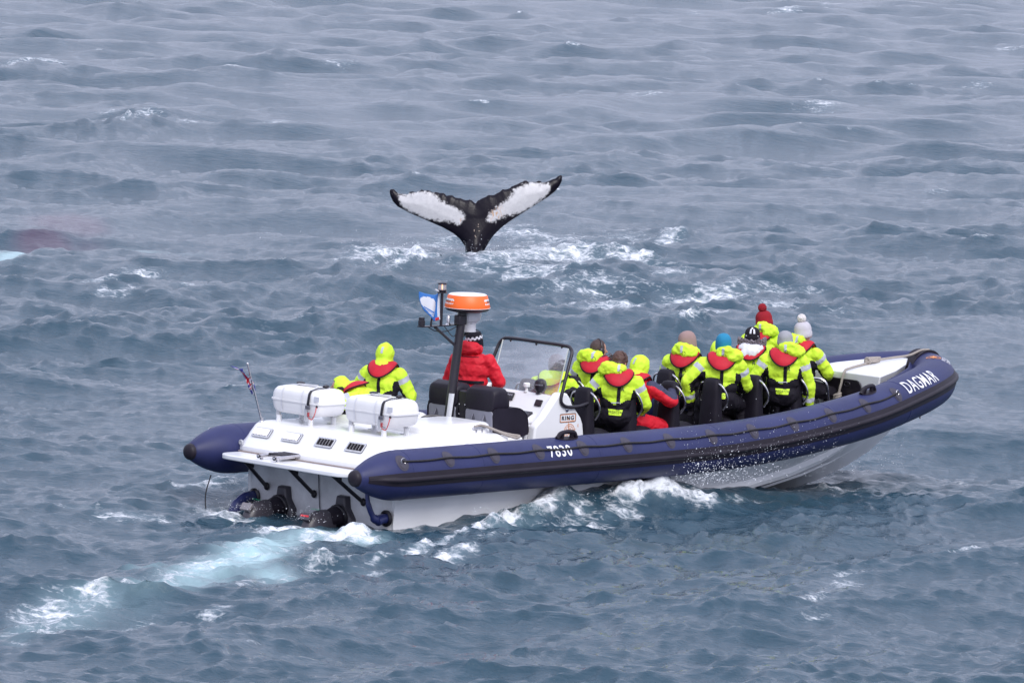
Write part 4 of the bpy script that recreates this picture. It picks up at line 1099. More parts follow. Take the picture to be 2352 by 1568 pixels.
mb = MB(); mb.tube(crom([(8.35, .28, .36), (8.35, .28, 1.05), (8.45, .25, 1.20), (8.60, .0, 1.22), (8.72, -.22, 1.20), (8.78, -.25, 1.0), (8.80, -.25, .36)], 5), .018, 8); mb.build('bow_rail', M['chrome'], boat)

# --- bow locker
lock = empty('bow_locker', parent=boat)
mb = MB()
tp_ = [(9.42, .70, 1.255), (9.36, -.62, 1.265), (9.80, -.50, 1.31), (10.25, -.28, 1.355), (10.58, -.02, 1.385), (10.58, .08, 1.385), (10.25, .38, 1.36), (9.85, .60, 1.31)]
n = len(tp_); bt = [(9.48 if i < 2 else min(x, 10.2), y * (.72 if i < 2 else .6), .70 if i < 2 else .90) for i, (x, y, z) in enumerate(tp_)]
mb.add(tp_ + bt, [tuple(range(n))] + [(k, n + k, n + (k + 1) % n, (k + 1) % n) for k in range(n)])
mb.build('locker_body', M['gel'], lock, bevel=.02, segs=3, sharp=30)
fa = Vector((9.42, .70, 1.255)); fx = (Vector((9.36, -.62, 1.265)) - fa).normalized(); fz = Vector((-.09, 0, .88)).normalized(); fnrm = Vector((-1, 0, -.1)).normalized()
mb = MB(); mb.prism(rrect(.36, -.52, .98, -.09, .09, 5), fa + fnrm * .003, fx, fz, fnrm * .022); mb.build('locker_door', M['black'], lock, bevel=.006)
mb = MB(); mb.prism([(.24, -.25), (.40, -.25), (.40, -.19), (.24, -.19)], fa + fnrm * .026, fx, fz, fnrm * .006); mb.build('door_hinge', M['chrome'], lock)
for q in (.335, .37):
    mb = MB(); mb.ellipsoid(fa + fx * q + fz * -.22 + fnrm * .034, (.007,) * 3, nu=8, nv=5); mb.build('hinge_screw', M['black'], lock)
mb = MB(); mb.tube([fa + fx * (.74 + .05 * math.cos(a)) + fz * (-.155 + .03 * math.sin(a)) + fnrm * .03 for a in np.linspace(0, 2 * math.pi, 17)[:-1]], .008, 6, closed=True); mb.build('door_pull', M['black'], lock)
# navy lacing skirt joining locker to tube
for sg in (-1, 1):
    mb = MB(); a_ = [(9.30, -.80, 1.13), (9.50, -.62, 1.22), (9.82, -.52, 1.27), (10.26, -.30, 1.315), (10.58, -.04, 1.345)]
    b_ = [(9.38, -.84, .95), (9.62, -.74, 1.05), (9.95, -.62, 1.10), (10.38, -.40, 1.16), (10.72, -.04, 1.22)]
    mb.loft([[Vector((x, sg * -y if sg > 0 else y, z)) for x, y, z in q] for q in ([(x, y, z - .01) for x, y, z in a_], [(x, y - .02, z - .01) for x, y, z in a_], b_)], closed=False, caps=False)
    mb.build('locker_skirt', M['navy'], lock)
# ------------------------------------------------------------------ people
def ik(a, b, l1, l2, pole):
    a, b, pole = Vector(a), Vector(b), Vector(pole)
    d = b - a; L = d.length
    if L > (l1 + l2) * .985:
        b = a + d.normalized() * (l1 + l2) * .985; d = b - a; L = d.length
    x = (l1 * l1 - l2 * l2 + L * L) / (2 * L)
    h = math.sqrt(max(l1 * l1 - x * x, 1e-6))
    u = d / L; p = pole - u * pole.dot(u); p.normalize()
    return a + u * x + p * h, b

def remeshed(mb, voxel, smooth=4):
    me = bpy.data.meshes.new('tmp'); me.from_pydata(mb.v, [], mb.f)
    o = bpy.data.objects.new('tmp', me); COL.objects.link(o)
    r = o.modifiers.new('r', 'REMESH'); r.mode = 'VOXEL'; r.voxel_size = voxel
    if smooth:
        s = o.modifiers.new('s', 'SMOOTH'); s.factor = .5; s.iterations = smooth
    dg = bpy.context.evaluated_depsgraph_get()
    out = bpy.data.meshes.new_from_object(o.evaluated_get(dg))
    bpy.data.objects.remove(o); bpy.data.meshes.remove(me)
    return out
def wrinkle(me, amp, scale, seed, mask=None):
    n = len(me.vertices)
    co = np.empty(n * 3, np.float32); me.vertices.foreach_get('co', co); co = co.reshape(-1, 3)
    no = np.empty(n * 3, np.float32); me.vertices.foreach_get('normal', no); no = no.reshape(-1, 3)
    off = Vector((seed * 3.7, seed * 1.3, -seed))
    d = np.empty(n, np.float32)
    for i in range(n):
        p = Vector(co[i].tolist()) * scale + off
        a = noise.noise(p); b = noise.noise(p * 2.3 + Vector((5, 2, 1)))
        c = noise.noise(p * 1.3 + Vector((2, 9, 4)))
        d[i] = (1 - abs(a) * 3.0) * .55 + (1 - abs(b) * 3.0) * .28 + c * .4
    if mask is not None: d *= mask
    co += no * (d * amp)[:, None]
    me.vertices.foreach_set('co', co.ravel()); me.update()
def finish(me, name, mats, parent):
    me.name = name
    me.materials.clear()
    for m in mats: me.materials.append(m)
    me.polygons.foreach_set('use_smooth', [True] * len(me.polygons))
    o = bpy.data.objects.new(name, me); COL.objects.link(o)
    if parent is not None: o.parent = parent
    return o

class Body:
    """collects tapered capsules and ellipsoids, each with a region name, then melts them into one skin"""
    def __init__(self):
        self.mb = MB(); self.pr = []
    def cap(self, a, b, r0, r1, reg, n=None):
        a, b = Vector(a), Vector(b); L = (b - a).length
        n = n or max(2, int(L / (min(r0, r1) * .45)) + 1)
        for i in range(n + 1):
            t = i / n; r = r0 + (r1 - r0) * t
            self.mb.ellipsoid(a.lerp(b, t), (r, r, r), nu=10, nv=7)
        self.pr.append(('c', np.array(a), np.array(b), r0, r1, reg))
    def ell(self, c, h, reg, rot=None):
        self.mb.ellipsoid(c, h, rot, nu=16, nv=10)
        Rm = np.array(rot) if rot is not None else np.eye(3)
        self.pr.append(('e', np.array(Vector(c)), np.array(h), Rm, None, reg))
    def nearest(self, P):
        best = np.full(len(P), 1e9); idx = np.zeros(len(P), int); tt = np.zeros(len(P)); ax = np.zeros_like(P)
        for i, q in enumerate(self.pr):
            if q[0] == 'c':
                a, b = q[1], q[2]; d = b - a; t = np.clip(((P - a) @ d) / max(d @ d, 1e-9), 0, 1)
                v = P - (a + t[:, None] * d); dist = np.linalg.norm(v, axis=1) / (q[3] + (q[4] - q[3]) * t)
            else:
                v = (P - q[1]); dist = np.linalg.norm((v @ q[3]) / q[2], axis=1); t = np.zeros(len(P))
            m = dist < best
            best[m] = dist[m]; idx[m] = i; tt[m] = t[m]; ax[m] = v[m]
        return idx, tt, ax

SUIT_M = ['yellow', 'blackcloth', 'silver', 'skin', 'redjacket', 'navycloth', 'whiteglove', 'orangeglove', 'eye', 'lips', 'maroon']
def wrap_fn(bvh, T, off=.007, back=True, w=None):
    """maps (right-to-left y, z) of the torso frame on to the back of the body"""
    def fn(x, y):
        o = T @ Vector((-.8, -x, y)); d = (T.to_3x3() @ Vector((1, 0, 0))).normalized()
        h = bvh.ray_cast(o, d)
        p = h[0] if h[0] is not None else T @ Vector((-.15, -x, y))
        return p - d * off
    return fn
def grid2d(x0, z0, x1, z1, nx, nz, shape=None):
    vs = [(x0 + (x1 - x0) * i / nx, z0 + (z1 - z0) * j / nz) for j in range(nz + 1) for i in range(nx + 1)]
    if shape: vs = [shape(x, z) for x, z in vs]
    return vs, [(j * (nx + 1) + i, j * (nx + 1) + i + 1, (j + 1) * (nx + 1) + i + 1, (j + 1) * (nx + 1) + i) for j in range(nz) for i in range(nx)]

def person(label, loc, yaw=0.0, lean=8, tilt=0.0, twist=0.0, head=(0, 0), hands=None, legs='sit', suit='vis', hood='down', hat=None,
           seed=1, label_tag=True, text=None, scale=1.0, gloves='blackcloth', collar='redcloth', strap=True, fingers=True, neck_h=0.0, rlogo=True):
    root = empty('person')
    root.matrix_world = BOAT @ Matrix.Translation(loc) @ Matrix.Rotation(R(yaw), 4, 'Z') @ Matrix.Scale(scale * (1.05 if legs == 'sit' else 1.0), 4)
    tag(root, label, 'person', 'people aboard the boat')
    T = Matrix.Rotation(R(tilt), 4, 'X') @ Matrix.Translation((0, 0, .1)) @ Matrix.Rotation(R(lean), 4, 'Y') @ Matrix.Rotation(R(twist), 4, 'Z') @ Matrix.Translation((0, 0, -.1))
    T3 = T.to_3x3()
    B = Body()
    e = lambda c, h, reg: B.ell(T @ Vector(c), h, reg, T3)
    e((0, 0, .13), (.175, .21, .16), 'pelvis'); e((0, 0, .28), (.165, .205, .14), 'torso'); e((0, 0, .41), (.175, .24, .16), 'torso'); e((-.005, 0, .52), (.155, .235, .105), 'torso')
    sh = [T @ Vector((0, s * .215, .525)) for s in (1, -1)]
    for s_ in sh: B.ell(s_, (.092, .092, .09), 'shoulder')
    nk = T @ Vector((0.0, 0, .57)); hc = T @ Vector((.025, 0, .755 + neck_h))
    Hm = (T3.to_4x4() @ Matrix.Rotation(R(-lean * .7), 4, 'Y') @ Matrix.Rotation(R(head[0]), 4, 'Z') @ Matrix.Rotation(R(head[1]), 4, 'Y')).to_3x3()
    HT = Matrix.Translation(hc) @ Hm.to_4x4()
    B.cap(nk, hc - Hm @ Vector((.015, 0, .07)), .068, .06, 'neck')
    he = lambda c, h, reg: B.ell(HT @ Vector(c), h, reg, Hm)
    he((0, 0, .015), (.098, .079, .112), 'head'); he((.035, 0, -.06), (.06, .055, .062), 'head'); he((.06, 0, -.005), (.042, .05, .05), 'head')
    B.cap(HT @ Vector((.096, 0, .015)), HT @ Vector((.116, 0, -.022)), .010, .016, 'head')
    for s_ in (1, -1): he((-.005, s_ * .081, -.008), (.022, .012, .034), 'head')
    hands = hands or [(.42, .17, .22), (.42, -.17, .22)]
    for i, s_ in enumerate((1, -1)):
        el, hd = ik(sh[i], Vector(hands[i]), .29, .27, (-.25, s_ * .75, -.6))
        B.cap(sh[i], el, .092, .082, 'uparm%d' % i); B.cap(el, hd, .082, .060, 'loarm%d' % i)
        f = (hd - el).normalized(); sd = f.cross(Vector((0, 0, 1))).normalized() if abs(f.z) < .95 else Vector((0, 1, 0)); upv = sd.cross(f)
        rotm = Matrix((f, sd, upv)).transposed()
        B.ell(hd + f * .065, (.055, .045, .026), 'hand', rotm)
        if fingers:
            for k, (o_, l_) in enumerate(((-.033, .065), (-.011, .078), (.011, .074), (.033, .058))):
                b0 = hd + f * .10 + sd * o_; b1 = b0 + f * l_ * .5 - upv * .012; b2 = b1 + f * l_ * .25 - upv * .045
                B.cap(b0, b1, .0125, .012, 'hand', 3); B.cap(b1, b2, .012, .0105, 'hand', 3)
            sg = -s_
            b0 = hd + f * .04 + sd * .04 * sg; B.cap(b0, b0 + f * .045 + sd * .025 * sg - upv * .02, .014, .012, 'hand', 3)
    floor_z = -(loc[2] - .345) / (scale * (1.05 if legs == 'sit' else 1.0)) if legs != 'kneel' else -.02
    for i, s_ in enumerate((1, -1)):
        hip = Vector((.02, s_ * .10, .10))
        if legs == 'sit':
            kn = Vector((.40, s_ * .24, .02)); an = Vector((.34, s_ * .26, floor_z + .09))
        elif legs == 'stand':
            kn = Vector((.06, s_ * .15, .10 + (floor_z - .1) * .48)); an = Vector((.0, s_ * .16, floor_z + .09))
        elif legs == 'deck':
            kn = Vector((.30, s_ * .19, .36)); an = Vector((.52, s_ * .17, floor_z + .09))
        else:
            kn = Vector((.42, s_ * .17, .16)); an = Vector((.62, s_ * .17, -.20))
        B.cap(hip, kn, .115, .088, 'leg'); B.cap(kn, an, .088, .066, 'leg')
        B.cap(an + Vector((-.03, 0, -.035)), an + Vector((.17, s_ * .02, -.045)), .052, .042, 'boot')
    me = remeshed(B.mb, .0125, 4)
    n = len(me.polygons)
    cen = np.empty(n * 3, np.float32); me.polygons.foreach_get('center', cen); cen = cen.reshape(-1, 3).astype(float)
    idx, tt, ax = B.nearest(cen)
    reg = np.array([q[5] for q in B.pr])[idx]
    Ti = np.array(T.inverted()); q = cen @ Ti[:3, :3].T + Ti[:3, 3]
    Hi = np.array(HT.inverted()); hq = cen @ Hi[:3, :3].T + Hi[:3, 3]
    mi = np.zeros(n, np.int32)
    I = {k: i for i, k in enumerate(SUIT_M)}
    axn = ax / (np.linalg.norm(ax, axis=1)[:, None] + 1e-9)
    tor = (reg == 'torso') | (reg == 'pelvis') | (reg == 'shoulder')
    if suit == 'vis':
        hem = .295 - .035 * np.cos(np.clip(q[:, 1] / .15, -1, 1) * 3.0) * (q[:, 0] < 0)
        mi[tor] = np.where((q[tor, 2] > hem[tor]), I['yellow'], I['blackcloth'])
        sidem = tor & (np.abs(q[:, 1]) > .165 + np.clip(q[:, 2] - .33, 0, 1) * .16) & (q[:, 2] < .45) & (reg != 'shoulder')
        mi[sidem] = I['blackcloth']
        for i, s_ in enumerate((1, -1)):
            inn = (axn[:, 1] * s_ * -1 * .8 - axn[:, 2] * .55) > .42
            ua = reg == 'uparm%d' % i; la = reg == 'loarm%d' % i
            mi[ua] = np.where(inn[ua] & (tt[ua] > .25), I['blackcloth'], I['yellow'])
            mi[ua & (tt > .12) & (tt < .34) & ~inn] = I['silver']
            mi[la] = np.where(inn[la] & (tt[la] < .45), I['blackcloth'], I['yellow'])
            mi[la & (tt > .58) & (tt < .78)] = I['silver']
            mi[la & (tt > .93)] = I['blackcloth']
        mi[reg == 'leg'] = I['blackcloth']
    else:
        mi[tor] = I['redjacket']
        for i in range(2):
            ua = reg == 'uparm%d' % i; la = reg == 'loarm%d' % i
            mi[ua | la] = I['redjacket']
            if suit == 'redsuit':
                mi[(ua | la | (reg == 'shoulder')) & (axn[:, 2] > .35)] = I['navycloth']
            mi[la & (tt > .95)] = I['blackcloth']
        if suit == 'redsuit':
            mi[tor & (q[:, 2] < .26) & (q[:, 2] > .17)] = I['navycloth']
            mi[reg == 'leg'] = I['redjacket']
        else:
            mi[reg == 'leg'] = I['blackcloth']
    mi[reg == 'neck'] = I['skin'] if suit != 'vis' or hood != 'up' else I['blackcloth']
    hd_ = reg == 'head'
    mi[hd_] = I['skin']
    for s_ in (1, -1):
        mi[hd_ & (np.linalg.norm(hq - np.array([.092, s_ * .032, .018]), axis=1) < .0155)] = I['eye']
    mi[hd_ & (np.linalg.norm((hq - np.array([.093, 0, -.062])) / [1, 1.8, .7], axis=1) < .014)] = I['lips']
    mi[reg == 'hand'] = I[gloves]; mi[reg == 'boot'] = I['blackcloth']
    cloth_v = np.ones(len(me.vertices), np.float32)
    lv = np.zeros(len(me.loops), np.int32); me.loops.foreach_get('vertex_index', lv)
    ls = np.zeros(n, np.int32); me.polygons.foreach_get('loop_start', ls); lt = np.zeros(n, np.int32); me.polygons.foreach_get('loop_total', lt)
    for f_ in np.nonzero(hd_ | (reg == 'hand') | (reg == 'neck'))[0]:
        cloth_v[lv[ls[f_]:ls[f_] + lt[f_]]] = 0.0
    body = finish(me, 'body', [M[k] for k in SUIT_M], root)
    me.polygons.foreach_set('material_index', mi)
    wrinkle(me, .0135, 8.0, seed, cloth_v)
    bvh = BVHTree.FromPolygons([v.co for v in me.vertices], [tuple(p.vertices) for p in me.polygons])
    wf = wrap_fn(bvh, T)
    # lifejacket collar: a padded yoke round the neck
    if collar:
        secs = []; edge = []
        for k in range(25):
            a = R(-142 + 284 * k / 24)           # 0 = back
            c, s_ = -math.cos(a), math.sin(a)
            bk = max(0.0, -c)
            inn = Vector((c * .085, s_ * .092, .655 + .012 * bk)); out_ = Vector((c * (.165 + .035 * bk), s_ * (.155 + .035 * bk), .640 - .125 * bk * bk - .04 * bk - .12 * max(0, c)))
            mid = (inn + out_) / 2; u = (out_ - inn); L = u.length; u.normalize(); w = Vector((-s_, c, 0)).cross(u)
            if w.dot(Vector((c, s_, .8))) < 0: w = -w
            mid = mid + w * .022
            pts = []
            for j in range(12):
                b_ = 2 * math.pi * j / 12
                pts.append(T @ (mid + u * (L / 2 + .01) * math.cos(b_) + w * .027 * math.sin(b_)))
            secs.append(pts); edge.append(T @ (mid + u * (L / 2 + .012) + w * .004))
        mb = MB(); mb.loft(secs); co_ = mb.build('lifejacket_collar', M[collar], root, sharp=75)
        mb = MB(); mb.tube(edge, .0085, 6); mb.build('piping', M['blackcloth'], co_)
    sx = .004 * seed % .03
    if strap:
        sx = .004 * seed % .03
        mapped('back_strap', grid2d(-.021 + sx, .20 if suit == 'vis' else .20, .021 + sx, .53, 2, 16), wrap_fn(bvh, T, .009), M['blackcloth'], root)
        mapped('strap_slider', grid2d(-.024 + sx, .285, .024 + sx, .293, 2, 1), wrap_fn(bvh, T, .013), M['silver'], root)
    if suit == 'captain':
        mapped('waist_belt', grid2d(-.19, .245, .19, .285, 14, 2), wrap_fn(bvh, T, .008), M['blackcloth'], root)
        mapped('neck_seam', grid2d(-.12, .575, .12, .583, 8, 1), wrap_fn(bvh, T, .006), M['blackcloth'], root)
    if suit == 'vis' and label_tag:
        lab = mapped('lumbar_label', grid2d(-.088, .135, .088, .205, 8, 3, lambda x, z: (x * (.82 + .18 * (z - .135) / .07), z)), wrap_fn(bvh, T, .008), M['yellow'], root)
        mapped('lettering', text2d('REGATTA', .026, .004, .95, maxlen=.03), (lambda x, y: wrap_fn(bvh, T, .011)(x, y + .176)), M['black'], lab)
        mapped('lettering', ([(-.05, -.001), (.05, -.001), (.05, .002), (-.05, .002)], [(0, 1, 2, 3)]), (lambda x, y: wrap_fn(bvh, T, .011)(x, y + .155)), M['black'], lab)
        mapped('hem_tape', grid2d(-.055, .275, .055, .289, 5, 1), wrap_fn(bvh, T, .0075), M['silver'], root)
    if suit == 'vis' and rlogo:
        mapped('lettering', text2d('R', .048, .012, .95, maxlen=.03), (lambda x, y: wrap_fn(bvh, T, .010)(x + .045 + sx, y + .455)), M['black'], root)
    if text:
        mapped('lettering', text2d('SPECIAL', .036, .0, .95, maxlen=.03), (lambda x, y: wrap_fn(bvh, T, .010)(x + .07, y + .385)), M['greyd'], root)
        mapped('lettering', text2d('TOURS', .036, .012, .95, maxlen=.03), (lambda x, y: wrap_fn(bvh, T, .010)(x + .085, y + .338)), M['black'], root)
    # hood
    hm = 'yellow' if suit == 'vis' or suit == 'redsuit' else 'redjacket'
    if hood == 'down':
        mb = MB()
        tr_ = T @ Matrix.Translation((0, 0, neck_h * .5)) @ Matrix.Rotation(R(rnd.uniform(-8, 8)), 4, 'X')
        for c, h in (((-.095, 0, .675), (.075, .125, .075)), ((-.075, .085, .665), (.08, .07, .065)), ((-.075, -.085, .665), (.08, .07, .065)), ((-.115, .03, .715), (.05, .085, .045)), ((-.03, .11, .655), (.07, .045, .05)), ((-.03, -.11, .655), (.07, .045, .05)), ((-.11, -.04, .64), (.06, .08, .05))):
            mb.ellipsoid(tr_ @ Vector((c[0] * 1.05, c[1] * 1.05, c[2] + .012)), (h[0], h[1] * 1.08, h[2] * 1.05), T3)
        hme = remeshed(mb, .014, 3); wrinkle(hme, .020, 11.0, seed + 20)
        ho = finish(hme, 'hood', [M[hm]], root)
        if suit == 'vis':
            hb = BVHTree.FromPolygons([v.co for v in hme.vertices], [tuple(p.vertices) for p in hme.polygons])
            hx = rnd.uniform(-.03, .03)
            mapped('hood_tape', grid2d(hx - .015, .66, hx + .015, .745, 1, 6), wrap_fn(hb, T, .006), M['silver'], ho)
            cp_ = [wrap_fn(hb, T, .008)(.03 + .02 * math.cos(a), .655 + .025 * math.sin(a)) for a in np.linspace(-1.2, 4.2, 12)]
            mb = MB(); mb.tube(cp_, .002, 5); mb.build('hood_cord', M['blackrope'], ho)
    elif hood == 'up':
        mb = MB()
        h2 = lambda c, h: mb.ellipsoid(HT @ Vector(c), h, Hm)
        h2((-.02, 0, .02), (.128, .112, .14)); h2((.0, 0, -.06), (.11, .10, .10)); h2((-.06, 0, -.10), (.09, .10, .10)); mb.ellipsoid(T @ Vector((-.04, 0, .63)), (.12, .13, .08), T3)
        hme = remeshed(mb, .014, 3)
        # open the front of the hood round the face
        bm = bmesh.new(); bm.from_mesh(hme)
        HIm = HT.inverted()
        dele = [f for f in bm.faces if (lambda p: p.x > .055 and abs(p.y) < .085 and -.12 < p.z < .095)(HIm @ f.calc_center_median())]
        bmesh.ops.delete(bm, geom=dele, context='FACES'); bm.to_mesh(hme); bm.free()
        wrinkle(hme, .010, 9.0, seed + 20)
        ho = finish(hme, 'hood', [M[hm]], root)
        sm_ = ho.modifiers.new('thick', 'SOLIDIFY'); sm_.thickness = .008; sm_.offset = -1
        hb = BVHTree.FromPolygons([v.co for v in hme.vertices], [tuple(p.vertices) for p in hme.polygons])
        HTz = HT @ Matrix.Translation((0, 0, -.7))
        mapped('hood_tape', grid2d(.015, .72, .042, .80, 1, 6), wrap_fn(hb, HTz, .006), M['silver'], ho)
    # head gear
    def hat_mesh(name, m, prof, rib=0, pom=None, squash=(1.0, .86), tiltb=-12, two=None):
        Hh = HT @ Matrix.Rotation(R(tiltb), 4, 'Y')
        mb = MB(); secs = []
        for r_, z in prof:
            ring = []
            for k in range(48):
                a = 2 * math.pi * k / 48
                rr2 = r_ * (1 + (rib * math.cos(24 * a)))
                ring.append(Hh @ Vector((rr2 * squash[0] * math.cos(a), rr2 * squash[1] * math.sin(a), z)))
            secs.append(ring)
        mb.loft(secs)
        if two:
            mb.m = []
            for j in range(len(prof) - 1):
                for k in range(48): mb.m.append(two(j, k))
            mb.m += [0, 0]
        o = mb.build(name, m, root, sharp=80)
        if pom:
            pm = MB(); pr_, pz = pom[1], pom[2]
            pm.ellipsoid(Hh @ Vector((0, 0, pz)), (pr_,) * 3, nu=24, nv=16)
            for _ in range(150):
                d = Vector((rnd.gauss(0, 1), rnd.gauss(0, 1), rnd.gauss(0, 1))).normalized(); c = Hh @ Vector((0, 0, pz)) + d * pr_ * .9
                pm.ellipsoid(c, (.013,) * 3, nu=6, nv=4)
            po = pm.build('pompom', pom[0], o, sharp=80)
        return o
    cap_prof = [(.108, -.02), (.113, .0), (.113, .035), (.107, .045), (.108, .07), (.098, .10), (.078, .125), (.045, .142), (.012, .147)]
    if hat:
        k = hat[0]
        if k == 'beanie': hat_mesh('beanie_hat', hat[1], cap_prof, .006)
        elif k == 'slouch': hat_mesh('beanie_hat', hat[1], [(.108, -.03), (.112, .0), (.115, .04), (.112, .08), (.098, .12), (.072, .148), (.04, .162), (.012, .164)], .004, tiltb=-18)
        elif k == 'pom': hat_mesh('bobble_hat', hat[1], [(.110, -.035), (.116, -.01), (.116, .03), (.110, .04), (.112, .08), (.100, .12), (.075, .15), (.04, .168), (.012, .172)], .014, pom=(hat[2], .052, .205))
        elif k == 'pattern':
            def two(j, kk): return 1 if (j in (3, 4) and ((kk // 2 + (j % 2)) % 2 == 0)) else 0
            pf = [(.108, -.07), (.112, -.02), (.113, .02), (.112, .035), (.112, .05), (.110, .065), (.108, .08), (.096, .11), (.072, .135), (.04, .15), (.012, .153)]
            hat_mesh('knit_hat', [M['blackcloth'], M['flagwhite']], pf, .006, two=lambda j, kk: 1 if (j == 3 and (kk // 2) % 2 == 0) or (j == 4) or (j == 5 and (kk // 2) % 2 == 1) else 0)
        elif k == 'antler':
            hat_mesh('print_hat', [M['blackcloth'], M['flagwhite']], cap_prof, .003, two=lambda j, kk: 1 if (j in (4, 5) and kk in (21, 22, 25, 26)) or (j == 6 and kk in (22, 23, 24)) or (j == 2 and kk in (16, 17, 30)) else 0)
        elif k == 'headphones':
            mb = MB()
            for c, h in (((-.008, 0, .03), (.103, .084, .106)), ((-.04, 0, -.02), (.075, .078, .07))): mb.ellipsoid(HT @ Vector(c), h, Hm)
            hme = remeshed(mb, .012, 2)
            bm = bmesh.new(); bm.from_mesh(hme); HIm = HT.inverted()
            bmesh.ops.delete(bm, geom=[f for f in bm.faces if (lambda p: p.x > .05 and p.z < .085)(HIm @ f.calc_center_median())], context='FACES'); bm.to_mesh(hme); bm.free()
            wrinkle(hme, .003, 40, seed); finish(hme, 'hair', [M['shorthair']], root)
            hp = MB(); hp.tube([HT @ Vector((-.0, .098 * math.cos(a), .01 + .128 * math.sin(a))) for a in np.linspace(0, math.pi, 20)], .009, 8)
            hpo = hp.build('headphones', M['black'], root)
            for s_ in (1, -1):
                mb = MB(); mb.ellipsoid(HT @ Vector((0, s_ * .098, -.005)), (.038, .02, .045), Hm); mb.build('ear_cup', M['black'], hpo)
            mb = MB(); secs = []
            for k2 in range(20):
                a = R(-150 + 300 * k2 / 19); c, s_ = -math.cos(a), math.sin(a)
                secs.append([T @ Vector((c * (.095 + .03 * math.cos(b_)), s_ * (.10 + .03 * math.cos(b_)), .675 + .035 * math.sin(b_))) for b_ in np.linspace(0, 2 * math.pi, 11)[:-1]])
            mb.loft(secs); mb.build('snood', M['maroon'], root, sharp=80)
        elif k == 'hair':
            mb = MB()
            for c, h in (((-.012, 0, .03), (.112, .094, .112)), ((-.06, 0, -.06), (.07, .095, .12)), ((-.03, .06, -.12), (.06, .045, .10)), ((-.03, -.06, -.12), (.06, .045, .09)), ((-.02, .09, -.05), (.06, .035, .09))): mb.ellipsoid(HT @ Vector(c), h, Hm)
            hme = remeshed(mb, .012, 2)
            bm = bmesh.new(); bm.from_mesh(hme); HIm = HT.inverted()
            bmesh.ops.delete(bm, geom=[f for f in bm.faces if (lambda p: p.x > .06 and abs(p.y) < .07 and p.z < .085)(HIm @ f.calc_center_median())], context='FACES'); bm.to_mesh(hme); bm.free()
            wrinkle(hme, .010, 26, seed); hr = finish(hme, 'hair', [M['brownhair']], root)
            mb = MB()
            for k2 in range(46):
                a = rnd.uniform(-2.6, -.2) if False else rnd.uniform(0, 2 * math.pi)
                p0 = HT @ Vector((-.05 + .06 * math.cos(a) * .6, .09 * math.sin(a), rnd.uniform(-.10, .10)))
                w = HT.to_3x3() @ Vector((rnd.uniform(-.03, .03), rnd.uniform(.03, .13), rnd.uniform(-.10, .03)))
                mb.tube([p0, p0 + w * .5 + Vector((0, 0, rnd.uniform(0, .03))), p0 + w], [.006, .005, .002], 5)
            so = mb.build('loose_strands', M['brownhair'], hr); so['kind'] = 'stuff'
    return root

vis_taupe = mat('taupe_knit', (.30, .20, .19), .9, var=.12, bump=.5, bscale=70)
vis_teal = mat('teal_knit', (.012, .20, .36), .85, var=.1, bump=.4, bscale=60)
vis_red = mat('red_knit', (.27, .004, .014), .9, var=.18, bump=.6, bscale=60)
vis_grey = mat('grey_knit', (.30, .30, .33), .9, var=.14, bump=.5, bscale=70)
vis_lgrey = mat('pale_grey_knit', (.50, .48, .53), .9, var=.12, bump=.5, bscale=70)
vis_cream = mat('cream_fur', (.66, .62, .62), .9, var=.1, bump=.6, bscale=120)
vis_dark = mat('wet_grey_hood', (.10, .075, .085), .8, var=.3, vscale=30)

person('person in yellow hooded jacket bent low behind the left life raft canister', (1.34, .30, 1.00), yaw=125, lean=62, head=(0, -25), legs='raft', hood='up', seed=2, strap=False, label_tag=False, gloves='orangeglove', hands=[(.55, .12, .36), (.50, -.14, .30)], rlogo=False)
person('person with yellow hood up sitting behind the right life raft canister', (1.74, .80, 1.0), yaw=24, lean=6, head=(-10, 6), legs='raft', hood='up', seed=3, label_tag=False, hands=[(.30, .26, .16), (.34, -.20, .16)], rlogo=False)
person('skipper in red jacket and patterned black knit hat standing behind the console', (2.86, .36, 1.16), yaw=24, lean=2, head=(-36, 0), legs='stand', suit='captain', hood='down', hat=('pattern',), seed=4, collar=None, strap=False, label_tag=False, hands=[(.26, .22, .10), (.28, -.22, .12)])
person('person in dark wet hood seen through the windscreen pane', (4.42, .50, .74), yaw=25, lean=12, head=(0, 8), hood='none', hat=('slouch', vis_dark), seed=5, label_tag=False, neck_h=-.02, collar='yellow', strap=False, rlogo=False)
person('man with headphones and maroon snood, hood folded down', (5.16, .46, .90), yaw=22, lean=4, tilt=0, head=(-42, 0), hat=('headphones',), seed=6, hands=[(.30, .22, .20), (.36, -.20, .20)])
person('woman with windblown brown hair, arm over the seat back', (4.62, -.44, .86), yaw=40, lean=3, tilt=2, head=(-30, 6), hood='down', hat=('hair',), seed=7, hands=[(-.20, .50, .40), (.30, -.22, .12)])
person('person in red and navy suit holding a seat handle with white glove', (4.97, -.34, .79), yaw=12, lean=18, tilt=0, head=(-20, 10), suit='redsuit', hood='up', seed=8, label_tag=False, strap=False, gloves='whiteglove', hands=[(.30, .25, .2), (.50, -.28, .46)])
person('person in taupe beanie with two lines of lettering printed on the jacket back', (6.82, .46, .90), yaw=22, lean=2, head=(-44, 4), hat=('slouch', vis_taupe), seed=9, text=True, label_tag=True, hands=[(.36, .2, .25), (.34, -.30, .22)])
person('yellow-jacketed person mostly hidden behind the teal beanie', (7.44, .50, .76), yaw=20, lean=6, hood='up', seed=10, label_tag=False)
person('person in bright teal beanie, hood folded to the right', (6.52, -.44, .97), yaw=40, lean=3, tilt=1, head=(6, 4), hat=('slouch', vis_teal), seed=11, hands=[(.05, .36, .06), (.36, -.14, .22)], rlogo=False)
person('person in black printed cap with grey fur collar', (7.58, .04, .98), yaw=36, lean=8, head=(6, 10), hood='fur', hat=('antler',), seed=12, label_tag=False, strap=False)
